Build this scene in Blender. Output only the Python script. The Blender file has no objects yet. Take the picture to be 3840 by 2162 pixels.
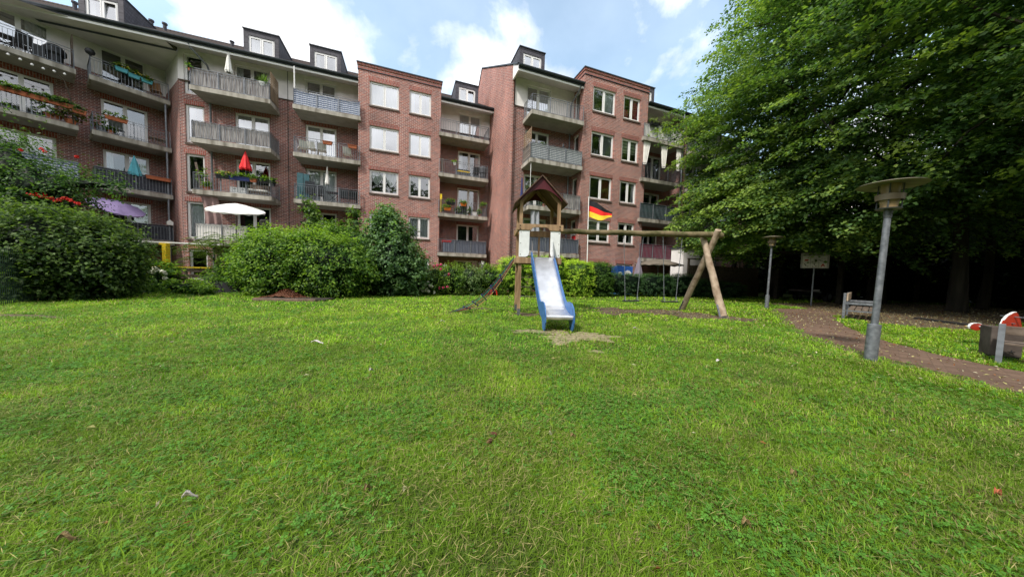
import bpy, math, random
import numpy as np
from mathutils import Matrix, Vector
random.seed(7)
rng = np.random.default_rng(11)
C = bpy.context.scene.collection
sc = bpy.context.scene
R = math.radians

# ------------------------------------------------------------------ camera
FPX, PITCH, ROLL, H = 1095.7, R(3.07), R(1.68), 1.2
fw = Vector((0, math.cos(PITCH), -math.sin(PITCH)))
u0 = Vector((0, math.sin(PITCH), math.cos(PITCH)))
r0 = Vector((1, 0, 0))
rt = math.cos(ROLL) * r0 + math.sin(ROLL) * u0
up = -math.sin(ROLL) * r0 + math.cos(ROLL) * u0
EYE = Vector((0, 0, H))
cam = bpy.data.cameras.new('camera')
cam.sensor_width = 36
cam.lens = FPX / 3840 * 36
cam.clip_start = 0.05
cam.clip_end = 2000
co = bpy.data.objects.new('camera', cam)
C.objects.link(co)
co.matrix_world = Matrix(((rt.x, up.x, -fw.x, 0), (rt.y, up.y, -fw.y, 0), (rt.z, up.z, -fw.z, H), (0, 0, 0, 1)))
sc.camera = co
sc.view_settings.view_transform = 'Standard'
sc.view_settings.look = 'None'
sc.view_settings.exposure = 0

Y1, Y3 = R(69.93), R(31.75)

class Frame:
    """a building's own axes: x along its front, y away from the lawn"""
    def __init__(s, yaw):
        s.D = Vector((math.sin(yaw), math.cos(yaw), 0)); s.P = Vector((-math.cos(yaw), math.sin(yaw), 0))
        s.rz = math.pi / 2 - yaw
    def w(s, x, y, z=0):
        return s.D * x + s.P * y + Vector((0, 0, z))
    def xz(s, px, py, d):
        """where the sight line to a measured point of the photo meets the plane y = d"""
        q = ray(px, py); t = d / q.dot(s.P); X = EYE + q * t
        return X.dot(s.D), X.z

def ray(px, py):
    return fw + rt * ((px - 1920) / FPX) - up * ((py - 1081) / FPX)
def gp(px, py, z=0.0):
    q = ray(px, py); return EYE + q * ((z - H) / q.z)

MAIN, WING = Frame(Y1), Frame(Y3)

# ------------------------------------------------------------------ materials
def lin(c):
    return tuple(((v / 12.92) if v <= 0.04045 else ((v + 0.055) / 1.055) ** 2.4) for v in c)

def newmat(name):
    m = bpy.data.materials.new(name); m.use_nodes = True
    nt = m.node_tree; nt.nodes.clear()
    return m, nt, nt.nodes, nt.links

def N(nt, t, **kw):
    n = nt.nodes.new(t)
    for k, v in kw.items():
        if k.startswith('i_'):
            n.inputs[k[2:].replace('_', ' ')].default_value = v
        else:
            setattr(n, k, v)
    return n

def mat(name, col, rough=0.6, metal=0.0, var=0.15, scale=6.0, bump=0.0, spec=0.4, streak=False, col2=None, ramp=(0.35, 0.65)):
    m, nt, nd, lk = newmat(name)
    out = N(nt, 'ShaderNodeOutputMaterial'); b = N(nt, 'ShaderNodeBsdfPrincipled')
    lk.new(b.outputs[0], out.inputs[0])
    b.inputs['Roughness'].default_value = rough; b.inputs['Metallic'].default_value = metal
    b.inputs['Specular IOR Level'].default_value = spec
    tc = N(nt, 'ShaderNodeTexCoord'); mp = N(nt, 'ShaderNodeMapping')
    lk.new(tc.outputs['Object'], mp.inputs[0])
    if streak: mp.inputs['Scale'].default_value = (1, 1, 0.12)
    no = N(nt, 'ShaderNodeTexNoise'); no.inputs['Scale'].default_value = scale; no.inputs['Detail'].default_value = 6
    lk.new(mp.outputs[0], no.inputs['Vector'])
    cr = N(nt, 'ShaderNodeValToRGB'); lk.new(no.outputs['Fac'], cr.inputs[0])
    c2 = col2 if col2 else tuple(min(1, v * (1 + var)) for v in col)
    c1 = col if col2 else tuple(v * (1 - var) for v in col)
    cr.color_ramp.elements[0].position = ramp[0]; cr.color_ramp.elements[1].position = ramp[1]
    cr.color_ramp.elements[0].color = (*c1, 1); cr.color_ramp.elements[1].color = (*c2, 1)
    lk.new(cr.outputs[0], b.inputs['Base Color'])
    if bump:
        bp = N(nt, 'ShaderNodeBump'); bp.inputs['Strength'].default_value = bump; bp.inputs['Distance'].default_value = 0.01
        lk.new(no.outputs['Fac'], bp.inputs['Height']); lk.new(bp.outputs[0], b.inputs['Normal'])
    return m

def brickmat(name, cA, cB, mortar, bw=0.25, rh=0.0833, ms=0.011, soldier=False, rough=0.85, dark=0.75):
    m, nt, nd, lk = newmat(name)
    out = N(nt, 'ShaderNodeOutputMaterial'); b = N(nt, 'ShaderNodeBsdfPrincipled'); lk.new(b.outputs[0], out.inputs[0])
    b.inputs['Roughness'].default_value = rough; b.inputs['Specular IOR Level'].default_value = 0.25
    tc = N(nt, 'ShaderNodeTexCoord'); sp = N(nt, 'ShaderNodeSeparateXYZ'); lk.new(tc.outputs['Object'], sp.inputs[0])
    ad = N(nt, 'ShaderNodeMath', operation='ADD'); lk.new(sp.outputs[0], ad.inputs[0]); lk.new(sp.outputs[1], ad.inputs[1])
    cb = N(nt, 'ShaderNodeCombineXYZ')
    if soldier:
        lk.new(sp.outputs[2], cb.inputs[0]); lk.new(ad.outputs[0], cb.inputs[1])
    else:
        lk.new(ad.outputs[0], cb.inputs[0]); lk.new(sp.outputs[2], cb.inputs[1])
    br = N(nt, 'ShaderNodeTexBrick'); lk.new(cb.outputs[0], br.inputs['Vector'])
    br.inputs['Scale'].default_value = 1; br.inputs['Brick Width'].default_value = bw; br.inputs['Row Height'].default_value = rh
    br.inputs['Mortar Size'].default_value = ms; br.inputs['Mortar Smooth'].default_value = 0.2
    br.inputs['Color1'].default_value = (*cA, 1); br.inputs['Color2'].default_value = (*cB, 1); br.inputs['Mortar'].default_value = (*mortar, 1)
    n1 = N(nt, 'ShaderNodeTexNoise'); n1.inputs['Scale'].default_value = 0.45; n1.inputs['Detail'].default_value = 5
    lk.new(tc.outputs['Object'], n1.inputs['Vector'])
    mp = N(nt, 'ShaderNodeMapping'); mp.inputs['Scale'].default_value = (4, 12, 1); lk.new(cb.outputs[0], mp.inputs[0])
    n2 = N(nt, 'ShaderNodeTexNoise'); n2.inputs['Scale'].default_value = 1; n2.inputs['Detail'].default_value = 1; lk.new(mp.outputs[0], n2.inputs['Vector'])
    a2 = N(nt, 'ShaderNodeMath', operation='ADD'); lk.new(n1.outputs[0], a2.inputs[0]); lk.new(n2.outputs[0], a2.inputs[1])
    cr = N(nt, 'ShaderNodeMapRange'); cr.inputs['From Min'].default_value = 0.7; cr.inputs['From Max'].default_value = 1.3
    cr.inputs['To Min'].default_value = dark; cr.inputs['To Max'].default_value = 1.25
    lk.new(a2.outputs[0], cr.inputs[0])
    ms3 = N(nt, 'ShaderNodeMapping'); ms3.inputs['Scale'].default_value = (.8, .14, 1); lk.new(cb.outputs[0], ms3.inputs[0])
    n3 = N(nt, 'ShaderNodeTexNoise'); n3.inputs['Scale'].default_value = 1; n3.inputs['Detail'].default_value = 6; lk.new(ms3.outputs[0], n3.inputs['Vector'])
    r3 = N(nt, 'ShaderNodeMapRange'); r3.inputs['From Min'].default_value = .32; r3.inputs['From Max'].default_value = .62; r3.inputs['To Min'].default_value = .82; r3.inputs['To Max'].default_value = 1.08; lk.new(n3.outputs[0], r3.inputs[0])
    m3 = N(nt, 'ShaderNodeMath', operation='MULTIPLY'); lk.new(cr.outputs[0], m3.inputs[0]); lk.new(r3.outputs[0], m3.inputs[1])
    mx = N(nt, 'ShaderNodeVectorMath', operation='SCALE'); lk.new(br.outputs['Color'], mx.inputs[0]); lk.new(m3.outputs[0], mx.inputs['Scale'])
    lk.new(mx.outputs[0], b.inputs['Base Color'])
    bp = N(nt, 'ShaderNodeBump'); bp.inputs['Strength'].default_value = 0.5; bp.inputs['Distance'].default_value = 0.006; bp.invert = True
    lk.new(br.outputs['Fac'], bp.inputs['Height']); lk.new(bp.outputs[0], b.inputs['Normal'])
    return m

def stripemat(name, cols, axis='z', period=0.18, rough=0.8, wob=0.0, trans=False):
    """bands of colour along one object axis"""
    m, nt, nd, lk = newmat(name)
    out = N(nt, 'ShaderNodeOutputMaterial'); b = N(nt, 'ShaderNodeBsdfPrincipled'); lk.new(b.outputs[0], out.inputs[0])
    b.inputs['Roughness'].default_value = rough; b.inputs['Specular IOR Level'].default_value = 0.2
    tc = N(nt, 'ShaderNodeTexCoord'); sp = N(nt, 'ShaderNodeSeparateXYZ'); lk.new(tc.outputs['Object'], sp.inputs[0])
    if axis == 'xy':
        a = N(nt, 'ShaderNodeMath', operation='ADD'); lk.new(sp.outputs[0], a.inputs[0]); lk.new(sp.outputs[1], a.inputs[1]); src = a.outputs[0]
    else:
        src = sp.outputs['xyz'.index(axis)]
    no = N(nt, 'ShaderNodeTexNoise'); no.inputs['Scale'].default_value = 2.2; no.inputs['Detail'].default_value = 4; lk.new(tc.outputs['Object'], no.inputs['Vector'])
    ml = N(nt, 'ShaderNodeMath', operation='MULTIPLY'); ml.inputs[1].default_value = wob; lk.new(no.outputs[0], ml.inputs[0])
    ad = N(nt, 'ShaderNodeMath', operation='ADD'); lk.new(src, ad.inputs[0]); lk.new(ml.outputs[0], ad.inputs[1])
    dv = N(nt, 'ShaderNodeMath', operation='DIVIDE'); dv.inputs[1].default_value = period; lk.new(ad.outputs[0], dv.inputs[0])
    fr = N(nt, 'ShaderNodeMath', operation='FRACT'); lk.new(dv.outputs[0], fr.inputs[0])
    cr = N(nt, 'ShaderNodeValToRGB'); cr.color_ramp.interpolation = 'CONSTANT'; lk.new(fr.outputs[0], cr.inputs[0])
    n = len(cols)
    while len(cr.color_ramp.elements) < n: cr.color_ramp.elements.new(0.5)
    for i, c in enumerate(cols):
        cr.color_ramp.elements[i].position = i / n; cr.color_ramp.elements[i].color = (*c, 1)
    lk.new(cr.outputs[0], b.inputs['Base Color'])
    return m

def reedmat(name, ca, cb):
    m, nt, nd, lk = newmat(name)
    out = N(nt, 'ShaderNodeOutputMaterial'); b = N(nt, 'ShaderNodeBsdfPrincipled'); lk.new(b.outputs[0], out.inputs[0])
    b.inputs['Roughness'].default_value = 0.9; b.inputs['Specular IOR Level'].default_value = 0.1
    tc = N(nt, 'ShaderNodeTexCoord'); mp = N(nt, 'ShaderNodeMapping'); mp.inputs['Scale'].default_value = (30, 30, 2.0)
    lk.new(tc.outputs['Object'], mp.inputs[0])
    no = N(nt, 'ShaderNodeTexNoise'); no.inputs['Scale'].default_value = 1; no.inputs['Detail'].default_value = 5; lk.new(mp.outputs[0], no.inputs['Vector'])
    cr = N(nt, 'ShaderNodeValToRGB'); cr.color_ramp.elements[0].position = .35; cr.color_ramp.elements[1].position = .68
    cr.color_ramp.elements[0].color = (*ca, 1); cr.color_ramp.elements[1].color = (*cb, 1)
    lk.new(no.outputs[0], cr.inputs[0]); lk.new(cr.outputs[0], b.inputs['Base Color'])
    return m

def leafmat(name, trans=0.35, rough=0.5, tint=(1.5, 1.6, .6)):
    m, nt, nd, lk = newmat(name)
    out = N(nt, 'ShaderNodeOutputMaterial'); b = N(nt, 'ShaderNodeBsdfPrincipled')
    at = N(nt, 'ShaderNodeAttribute', attribute_name='Col')
    b.inputs['Roughness'].default_value = rough; b.inputs['Specular IOR Level'].default_value = 0.25
    lk.new(at.outputs['Color'], b.inputs['Base Color'])
    tr = N(nt, 'ShaderNodeBsdfTranslucent')
    mx = N(nt, 'ShaderNodeVectorMath', operation='MULTIPLY'); mx.inputs[1].default_value = tint; lk.new(at.outputs['Color'], mx.inputs[0])
    lk.new(mx.outputs[0], tr.inputs[0])
    ms = N(nt, 'ShaderNodeMixShader'); ms.inputs[0].default_value = trans
    lk.new(b.outputs[0], ms.inputs[1]); lk.new(tr.outputs[0], ms.inputs[2]); lk.new(ms.outputs[0], out.inputs[0])
    return m

def glassmat(name, refl=0.3, dirt=(0.5, 0.55, 0.6), tint=(0.85, 0.9, 0.9)):
    m, nt, nd, lk = newmat(name)
    out = N(nt, 'ShaderNodeOutputMaterial')
    t = N(nt, 'ShaderNodeBsdfTransparent'); t.inputs[0].default_value = (*tint, 1)
    g = N(nt, 'ShaderNodeBsdfGlossy'); g.inputs['Roughness'].default_value = 0.02; g.inputs[0].default_value = (.95, .97, 1, 1)
    no = N(nt, 'ShaderNodeTexNoise'); no.inputs['Scale'].default_value = 1.3; bp = N(nt, 'ShaderNodeBump'); bp.inputs['Strength'].default_value = 0.06
    tc = N(nt, 'ShaderNodeTexCoord'); lk.new(tc.outputs['Object'], no.inputs['Vector']); lk.new(no.outputs[0], bp.inputs['Height']); lk.new(bp.outputs[0], g.inputs['Normal'])
    fr = N(nt, 'ShaderNodeFresnel'); fr.inputs[0].default_value = 1.5
    ad = N(nt, 'ShaderNodeMath', operation='ADD', use_clamp=True); ad.inputs[1].default_value = refl; lk.new(fr.outputs[0], ad.inputs[0])
    ms = N(nt, 'ShaderNodeMixShader'); lk.new(ad.outputs[0], ms.inputs[0]); lk.new(t.outputs[0], ms.inputs[1]); lk.new(g.outputs[0], ms.inputs[2])
    lk.new(ms.outputs[0], out.inputs[0])
    return m

M = {}
M['brick'] = brickmat('brick', (.30, .098, .072), (.15, .062, .058), (.44, .38, .35))
M['brick_warm'] = brickmat('brick_warm', (.37, .115, .078), (.20, .073, .064), (.52, .44, .40), dark=.75)
M['soldier'] = brickmat('brick_soldier', (.33, .075, .05), (.22, .06, .05), (.36, .28, .25), soldier=True)
M['render'] = mat('pale_render', (.80, .765, .75), .9, var=.06, scale=2.5, spec=.1)
M['soffit'] = stripemat('soffit_boards', [(.60, .57, .55), (.60, .57, .55), (.58, .55, .53), (.60, .57, .55), (.40, .38, .37)], 'y', .12)
M['soffit_plain'] = mat('soffit_plain', (.66, .62, .62), .9, var=.06, scale=1.5)
M['concrete'] = mat('balcony_concrete', (.16, .14, .11), .9, scale=3.2, streak=True, col2=(.42, .39, .34), ramp=(.32, .58), bump=.2)
M['concrete_under'] = mat('balcony_underside', (.30, .285, .27), .9, var=.12, scale=2)
M['white'] = mat('white_plastic', (.80, .79, .78), .4, var=.03)
M['white2'] = mat('white_fabric', (.78, .76, .72), .9, var=.06, scale=3)
M['galv'] = mat('galvanised_steel', (.20, .215, .24), .5, metal=.35, var=.2, scale=9)
M['galvdark'] = mat('weathered_shaded_galvanised', (.10, .11, .125), .5, metal=.35, var=.3, scale=14, col2=(.21, .22, .24))  # darker steel; on the path lamps it also paints in their shadow
M['zinc'] = mat('zinc_gutter', (.045, .055, .065), .5, metal=.3, var=.2)
M['slate'] = brickmat('slate_cladding', (.085, .08, .095), (.065, .062, .075), (.03, .03, .035), bw=.5, rh=.34, ms=.012, rough=.6)
M['slate_fine'] = brickmat('slate_scales', (.075, .07, .085), (.05, .048, .06), (.03, .03, .035), bw=.16, rh=.16, ms=.012, rough=.6)
M['tile'] = stripemat('roof_tiles', [(.055, .045, .045), (.095, .075, .07), (.12, .095, .09), (.075, .06, .06)], 'x', .22, .7)
M['room'] = mat('dim_room', (.035, .032, .03), .9, var=.3, scale=1)
M['glass'] = glassmat('window_glass', .16)
M['glass_bright'] = glassmat('window_glass_bright', .42)
M['sill'] = mat('dark_brick_sill', (.10, .07, .055), .8, var=.3, scale=9)
M['curtain'] = mat('sheer_curtain', (.75, .75, .76), .9, var=.05)
M['curtain_grey'] = mat('grey_curtain', (.30, .31, .34), .9, var=.1)
M['curtain_red'] = mat('red_patterned_curtain', (.65, .03, .10), .9, scale=14, col2=(.75, .35, .45), ramp=(.5, .62))
M['curtain_orange'] = mat('orange_curtain', (.32, .10, .04), .9, var=.3, scale=8)
M['blind'] = stripemat('striped_blind', [(.62, .62, .58), (.62, .62, .58), (.25, .27, .24)], 'z', .22)
M['reed'] = reedmat('reed_mat', (.17, .15, .15), (.50, .47, .45))
M['stripe_blue'] = stripemat('blue_white_stripe', [(.12, .15, .27), (.62, .66, .74)], 'z', .12, wob=.10)
M['stripe_grey'] = stripemat('grey_white_stripe', [(.14, .16, .18), (.55, .57, .58)], 'z', .10, wob=.02)
M['screen_blue'] = stripemat('slate_blue_screen', [(.115, .13, .175), (.135, .15, .195), (.10, .115, .155)], 'x', .3, .8)
M['screen_dark'] = mat('charcoal_screen', (.045, .047, .06), .9, var=.2)
M['tarp_green'] = mat('dark_green_tarp', (.015, .045, .045), .8, var=.3, scale=3)
M['maroon'] = mat('maroon_cloth', (.20, .025, .055), .9, var=.12, scale=2)
M['teal'] = mat('teal_cloth', (.10, .38, .46), .8, var=.12)
M['teal_dark'] = mat('dark_teal_panel', (.03, .10, .12), .6, var=.2)
M['red'] = mat('red_cloth', (.72, .02, .025), .7, var=.12)
M['purple'] = mat('lilac_cloth', (.25, .19, .36), .9, var=.1)
M['mauve'] = mat('mauve_cloth', (.20, .17, .21), .9, var=.1)
M['greyparasol'] = mat('grey_brown_cloth', (.15, .125, .10), .9, var=.2, scale=3)
M['navy'] = mat('navy_cloth', (.02, .03, .12), .8, var=.2)
M['brown_cloth'] = mat('brown_sail', (.26, .17, .16), .9, var=.1)
M['terra'] = mat('terracotta', (.42, .13, .06), .85, var=.2, scale=9)
M['black'] = mat('black_plastic', (.02, .021, .024), .5, var=.3)
M['darkgrey'] = mat('dark_grey_weave', (.055, .06, .07), .7, var=.3, scale=20)
M['orange'] = mat('orange_plastic', (.75, .20, .03), .5, var=.1)
M['yellow'] = mat('yellow_paint', (.72, .50, .02), .6, var=.15, scale=8)
M['bluep'] = mat('blue_paint', (.02, .10, .38), .6, var=.2, scale=8)
M['wood'] = mat('grey_brown_wood', (.20, .135, .085), .8, scale=7, streak=True, col2=(.34, .24, .155), bump=.3)
M['towerwood'] = mat('tower_timber', (.17, .10, .052), .75, scale=10, streak=True, col2=(.36, .235, .13), ramp=(.3, .6), bump=.4)
M['logwood'] = mat('weathered_log', (.20, .135, .085), .8, scale=5, col2=(.45, .35, .26), ramp=(.3, .62), bump=.5)
M['beamwood'] = mat('mossy_beam', (.065, .065, .02), .85, scale=4, col2=(.19, .145, .08), ramp=(.35, .62), bump=.5)
M['oldwood'] = mat('old_grey_planks', (.085, .06, .045), .9, scale=8, col2=(.19, .145, .115), bump=.3)
M['rattan'] = mat('rattan', (.35, .17, .07), .7, var=.3, scale=30)
M['maroonply'] = mat('maroon_board', (.075, .008, .014), .5, var=.15, scale=3)
M['roofboard'] = mat('brown_roof_board', (.10, .055, .035), .7, var=.3, scale=5)
M['whiteboard'] = mat('white_play_panel', (.62, .64, .64), .45, scale=5, col2=(.78, .80, .80), ramp=(.3, .6))
M['blueply'] = mat('blue_play_panel', (.022, .09, .27), .45, var=.12, scale=9, col2=(.06, .17, .40), ramp=(.3, .7))
M['steel'] = mat('polished_steel', (.62, .63, .66), .30, metal=.75, var=.12, scale=5)
M['steel2'] = mat('chrome_bar', (.55, .55, .56), .2, metal=1.0, var=.1)
M['redply'] = mat('red_play_panel', (.34, .025, .01), .45, var=.12)
M['rubber'] = mat('black_rubber', (.018, .018, .018), .8, var=.3)
M['stonebin'] = mat('exposed_concrete', (.05, .036, .03), .95, scale=5, col2=(.10, .08, .068), bump=.4)
M['bark'] = mat('bark', (.016, .013, .010), .95, scale=5, streak=True, col2=(.045, .037, .027), bump=.8)
M['twig'] = mat('twig_bark', (.06, .045, .03), .9, var=.3)
M['leaf'] = leafmat('leaf', .42)
M['leafdark'] = leafmat('leaf_inner', .1)
M['grass'] = leafmat('grass_blade', .3, .6)
M['petal'] = leafmat('petal', .3, .7, (1, 1, 1))
M['dryleaf'] = leafmat('dry_leaf', .2, .8, (1.1, 1.0, .7))
M['lampgold'] = mat('aged_lamp_diffuser', (.27, .19, .09), .45, var=.25, scale=4)
M['lampcream'] = mat('lamp_band', (.17, .13, .085), .5, var=.15)
M['lampdisc'] = mat('mossy_lamp_disc', (.07, .07, .045), .7, scale=5, col2=(.19, .165, .115), ramp=(.3, .6))
M['lampmetal'] = mat('dark_lamp_metal', (.075, .08, .08), .5, metal=.4, var=.3)
M['signwhite'] = mat('faded_sign', (.28, .26, .25), .6, var=.1)
M['signcell'] = mat('sign_cell', (.50, .46, .42), .6, var=.05)
M['signdark'] = mat('sign_print', (.05, .045, .04), .7, var=.2)
M['signred'] = mat('sign_print_red', (.35, .05, .04), .7, var=.2)
M['planter'] = mat('black_raised_bed', (.03, .028, .035), .8, var=.3, scale=3)
M['mulch'] = mat('bark_mulch', (.06, .02, .012), .95, scale=30, col2=(.17, .07, .035), bump=.8)
M['kerb'] = mat('kerb_stone', (.15, .10, .075), .9, var=.3, scale=8)
M['carpaint'] = mat('black_car_paint', (.006, .006, .008), .2, var=.1, spec=.6)
M['shed'] = mat('dark_shelter_timber', (.03, .024, .018), .9, var=.4, scale=6)
M['fenceg'] = mat('green_mesh_wire', (.012, .035, .022), .6, var=.2)
M['lowwall'] = brickmat('low_wall_brick', (.15, .095, .075), (.11, .07, .06), (.14, .11, .1), bw=.12, rh=.4, ms=.02)
M['paper'] = mat('white_paper', (.50, .46, .44), .8, var=.1)
M['flagblack'] = mat('flag_black', (.012, .012, .016), .8, var=.2)
M['flagred'] = mat('flag_red', (.85, .025, .02), .8, var=.1)
M['flaggold'] = mat('flag_gold', (.95, .62, .04), .8, var=.1)
M['rope'] = mat('dark_rope', (.06, .04, .04), .9, var=.5, scale=20)
M['roper'] = mat('rope_red', (.22, .05, .04), .9, var=.4, scale=20)
M['ropeg'] = mat('rope_green', (.02, .14, .12), .9, var=.4, scale=20)
M['ropey'] = mat('rope_yellow', (.30, .20, .07), .9, var=.4, scale=20)

# ------------------------------------------------------------------ mesh builder
class MB:
    def __init__(s): s.v = []; s.f = []; s.mi = []; s.m = 0; s.mats = []
    def use(s, name):
        if name not in s.mats: s.mats.append(name)
        s.m = s.mats.index(name); return s
    def add(s, vs, fs):
        n = len(s.v); s.v += [tuple(v) for v in vs]; s.f += [tuple(i + n for i in f) for f in fs]; s.mi += [s.m] * len(fs); return s
    def box(s, x0, x1, y0, y1, z0, z1):
        return s.add([(x0, y0, z0), (x1, y0, z0), (x1, y1, z0), (x0, y1, z0), (x0, y0, z1), (x1, y0, z1), (x1, y1, z1), (x0, y1, z1)],
                     [(0, 3, 2, 1), (4, 5, 6, 7), (0, 1, 5, 4), (1, 2, 6, 5), (2, 3, 7, 6), (3, 0, 4, 7)])
    def bar(s, a, b, w, h=None):
        """square bar between two points"""
        h = h or w; a = Vector(a); b = Vector(b); d = (b - a).normalized()
        t = Vector((0, 0, 1)) if abs(d.z) < .95 else Vector((0, 1, 0))
        x = d.cross(t).normalized() * (w / 2); y = x.cross(d).normalized() * (h / 2)
        vs = [p + i * x + j * y for p in (a, b) for i, j in ((-1, -1), (1, -1), (1, 1), (-1, 1))]
        return s.add(vs, [(0, 1, 2, 3), (7, 6, 5, 4), (0, 4, 5, 1), (1, 5, 6, 2), (2, 6, 7, 3), (3, 7, 4, 0)])
    def tube(s, pts, rad, n=8, cap=True):
        pts = [Vector(p) for p in pts]; rs = rad if isinstance(rad, (list, tuple)) else [rad] * len(pts)
        b = len(s.v); vs = []; fs = []
        prev = None
        for i, p in enumerate(pts):
            d = (pts[min(i + 1, len(pts) - 1)] - pts[max(i - 1, 0)]).normalized()
            if prev is None: t = Vector((0, 0, 1)) if abs(d.z) < .9 else Vector((1, 0, 0)); x = d.cross(t).normalized()
            else: x = (prev - d * prev.dot(d)).normalized()
            prev = x; y = d.cross(x)
            for k in range(n):
                a = 2 * math.pi * k / n; vs.append(p + rs[i] * (math.cos(a) * x + math.sin(a) * y))
        for i in range(len(pts) - 1):
            for k in range(n):
                fs.append((i * n + k, i * n + (k + 1) % n, (i + 1) * n + (k + 1) % n, (i + 1) * n + k))
        if cap: fs.append(tuple(range(n - 1, -1, -1))); fs.append(tuple((len(pts) - 1) * n + k for k in range(n)))
        return s.add(vs, fs)
    def lathe(s, prof, c=(0, 0, 0), n=20, sx=1, sy=1):
        vs = []; fs = []
        for r, z in prof:
            for k in range(n):
                a = 2 * math.pi * k / n; vs.append((c[0] + sx * r * math.cos(a), c[1] + sy * r * math.sin(a), c[2] + z))
        for i in range(len(prof) - 1):
            for k in range(n):
                fs.append((i * n + k, i * n + (k + 1) % n, (i + 1) * n + (k + 1) % n, (i + 1) * n + k))
        return s.add(vs, fs)
    def prism(s, poly, t0, t1, axis='x'):
        """polygon (a,b) extruded along an axis"""
        def P(t, a, b): return {'x': (t, a, b), 'y': (a, t, b), 'z': (a, b, t)}[axis]
        n = len(poly); vs = [P(t0, *p) for p in poly] + [P(t1, *p) for p in poly]
        fs = [tuple(range(n - 1, -1, -1)), tuple(range(n, 2 * n))] + [(i, (i + 1) % n, n + (i + 1) % n, n + i) for i in range(n)]
        return s.add(vs, fs)
    def grid(s, fn, nu, nv):
        vs = [fn(i / nu, j / nv) for j in range(nv + 1) for i in range(nu + 1)]
        fs = [(j * (nu + 1) + i, j * (nu + 1) + i + 1, (j + 1) * (nu + 1) + i + 1, (j + 1) * (nu + 1) + i) for j in range(nv) for i in range(nu)]
        return s.add(vs, fs)
    def mesh(s, name, smooth=False):
        me = bpy.data.meshes.new(name); me.from_pydata(s.v, [], s.f)
        for k in s.mats: me.materials.append(M[k])
        if len(s.mats) > 1: me.polygons.foreach_set('material_index', s.mi)
        if smooth: me.polygons.foreach_set('use_smooth', [True] * len(s.f))
        me.update(); return me
    def build(s, name, parent=None, smooth=False, bevel=0, loc=None, rz=0):
        o = bpy.data.objects.new(name, s.mesh(name, smooth)); C.objects.link(o)
        if parent: o.parent = parent
        if loc is not None: o.location = loc
        if rz: o.rotation_euler.z = rz
        if smooth:
            try:
                o.data.set_sharp_from_angle(angle=R(40))
            except Exception: pass
        if bevel:
            b = o.modifiers.new('bevel', 'BEVEL'); b.width = bevel; b.segments = 2; b.limit_method = 'ANGLE'
        return o

def mb(name): return MB().use(name)

def tag(o, label=None, cat=None, group=None, kind=None):
    if label: o['label'] = label
    if cat: o['category'] = cat
    if group: o['group'] = group
    if kind: o['kind'] = kind
    return o

def thing(name, label, cat, loc=(0, 0, 0), rz=0, group=None):
    o = bpy.data.objects.new(name, None); C.objects.link(o); o.empty_display_size = .2
    o.location = loc; o.rotation_euler = (0, 0, rz)
    return tag(o, label, cat, group)

def quadmesh(name, V, F, colr, m, parent=None, extra=None):
    """big leaf meshes straight from arrays; V (n,3), F (k,4) or (k,3), colr (n,3)"""
    me = bpy.data.meshes.new(name); k = F.shape[1]
    me.vertices.add(len(V)); me.vertices.foreach_set('co', V.astype(np.float32).ravel())
    me.loops.add(F.size); me.loops.foreach_set('vertex_index', F.astype(np.int32).ravel())
    me.polygons.add(len(F)); me.polygons.foreach_set('loop_start', (np.arange(len(F)) * k).astype(np.int32))
    me.update(calc_edges=True)
    at = me.color_attributes.new('Col', 'FLOAT_COLOR', 'POINT')
    c4 = np.ones((len(V), 4), np.float32); c4[:, :3] = colr; at.data.foreach_set('color', c4.ravel())
    me.materials.append(M[m]); me.validate()
    o = bpy.data.objects.new(name, me); C.objects.link(o)
    if parent: o.parent = parent
    return o

def norm(a): return a / np.maximum(np.linalg.norm(a, axis=1, keepdims=True), 1e-6)

def leaves(P, Nn, size, col, asp=.62, fold=.25, tipdir=None):
    """one folded leaf at each point P facing Nn; returns V,F,colours"""
    n = len(P); Nn = norm(Nn)
    t = rng.normal(size=(n, 3)) if tipdir is None else tipdir + .5 * rng.normal(size=(n, 3))
    t = norm(t - Nn * np.sum(t * Nn, 1, keepdims=True)); b = np.cross(Nn, t)
    s = size * rng.uniform(.65, 1.25, (n, 1))
    A = P - t * s * .5; B = P + b * s * asp * .5 + Nn * s * fold * .5 * .5; Cc = P + t * s * .5 - Nn * s * .12; D = P - b * s * asp * .5 + Nn * s * fold * .5 * .5
    V = np.stack([A, B, Cc, D], 1).reshape(-1, 3); F = np.arange(4 * n).reshape(n, 4)
    return V, F, np.repeat(col, 4, 0)

def fbm(x, y, s=1.0, seed=0.0):
    v = 0; a = 1
    for i in range(4):
        v = v + a * (np.sin(x * s + 1.7 * np.sin(y * s * .8 + seed + i)) * np.cos(y * s * 1.1 - 1.3 * np.sin(x * s * .7 - seed * 1.3 + i * 2)))
        s *= 2.07; a *= .55
    return v * .5

# ------------------------------------------------------------------ world
w = bpy.data.worlds.new('World'); sc.world = w; w.use_nodes = True
nt = w.node_tree; nt.nodes.clear(); lk = nt.links
SUN_EL, SUN_AZ = R(50), R(-140)      # azimuth from +Y towards +X
out = N(nt, 'ShaderNodeOutputWorld'); bg = N(nt, 'ShaderNodeBackground'); bg.inputs[1].default_value = .15; lk.new(bg.outputs[0], out.inputs[0])
sky = N(nt, 'ShaderNodeTexSky', sky_type='NISHITA', sun_disc=False, sun_elevation=SUN_EL, sun_rotation=SUN_AZ, air_density=1.0, dust_density=1.5)
tc = N(nt, 'ShaderNodeTexCoord'); sp = N(nt, 'ShaderNodeSeparateXYZ'); lk.new(tc.outputs['Generated'], sp.inputs[0])
az = N(nt, 'ShaderNodeMath', operation='ADD'); az.inputs[1].default_value = .35; lk.new(sp.outputs[2], az.inputs[0])
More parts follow.
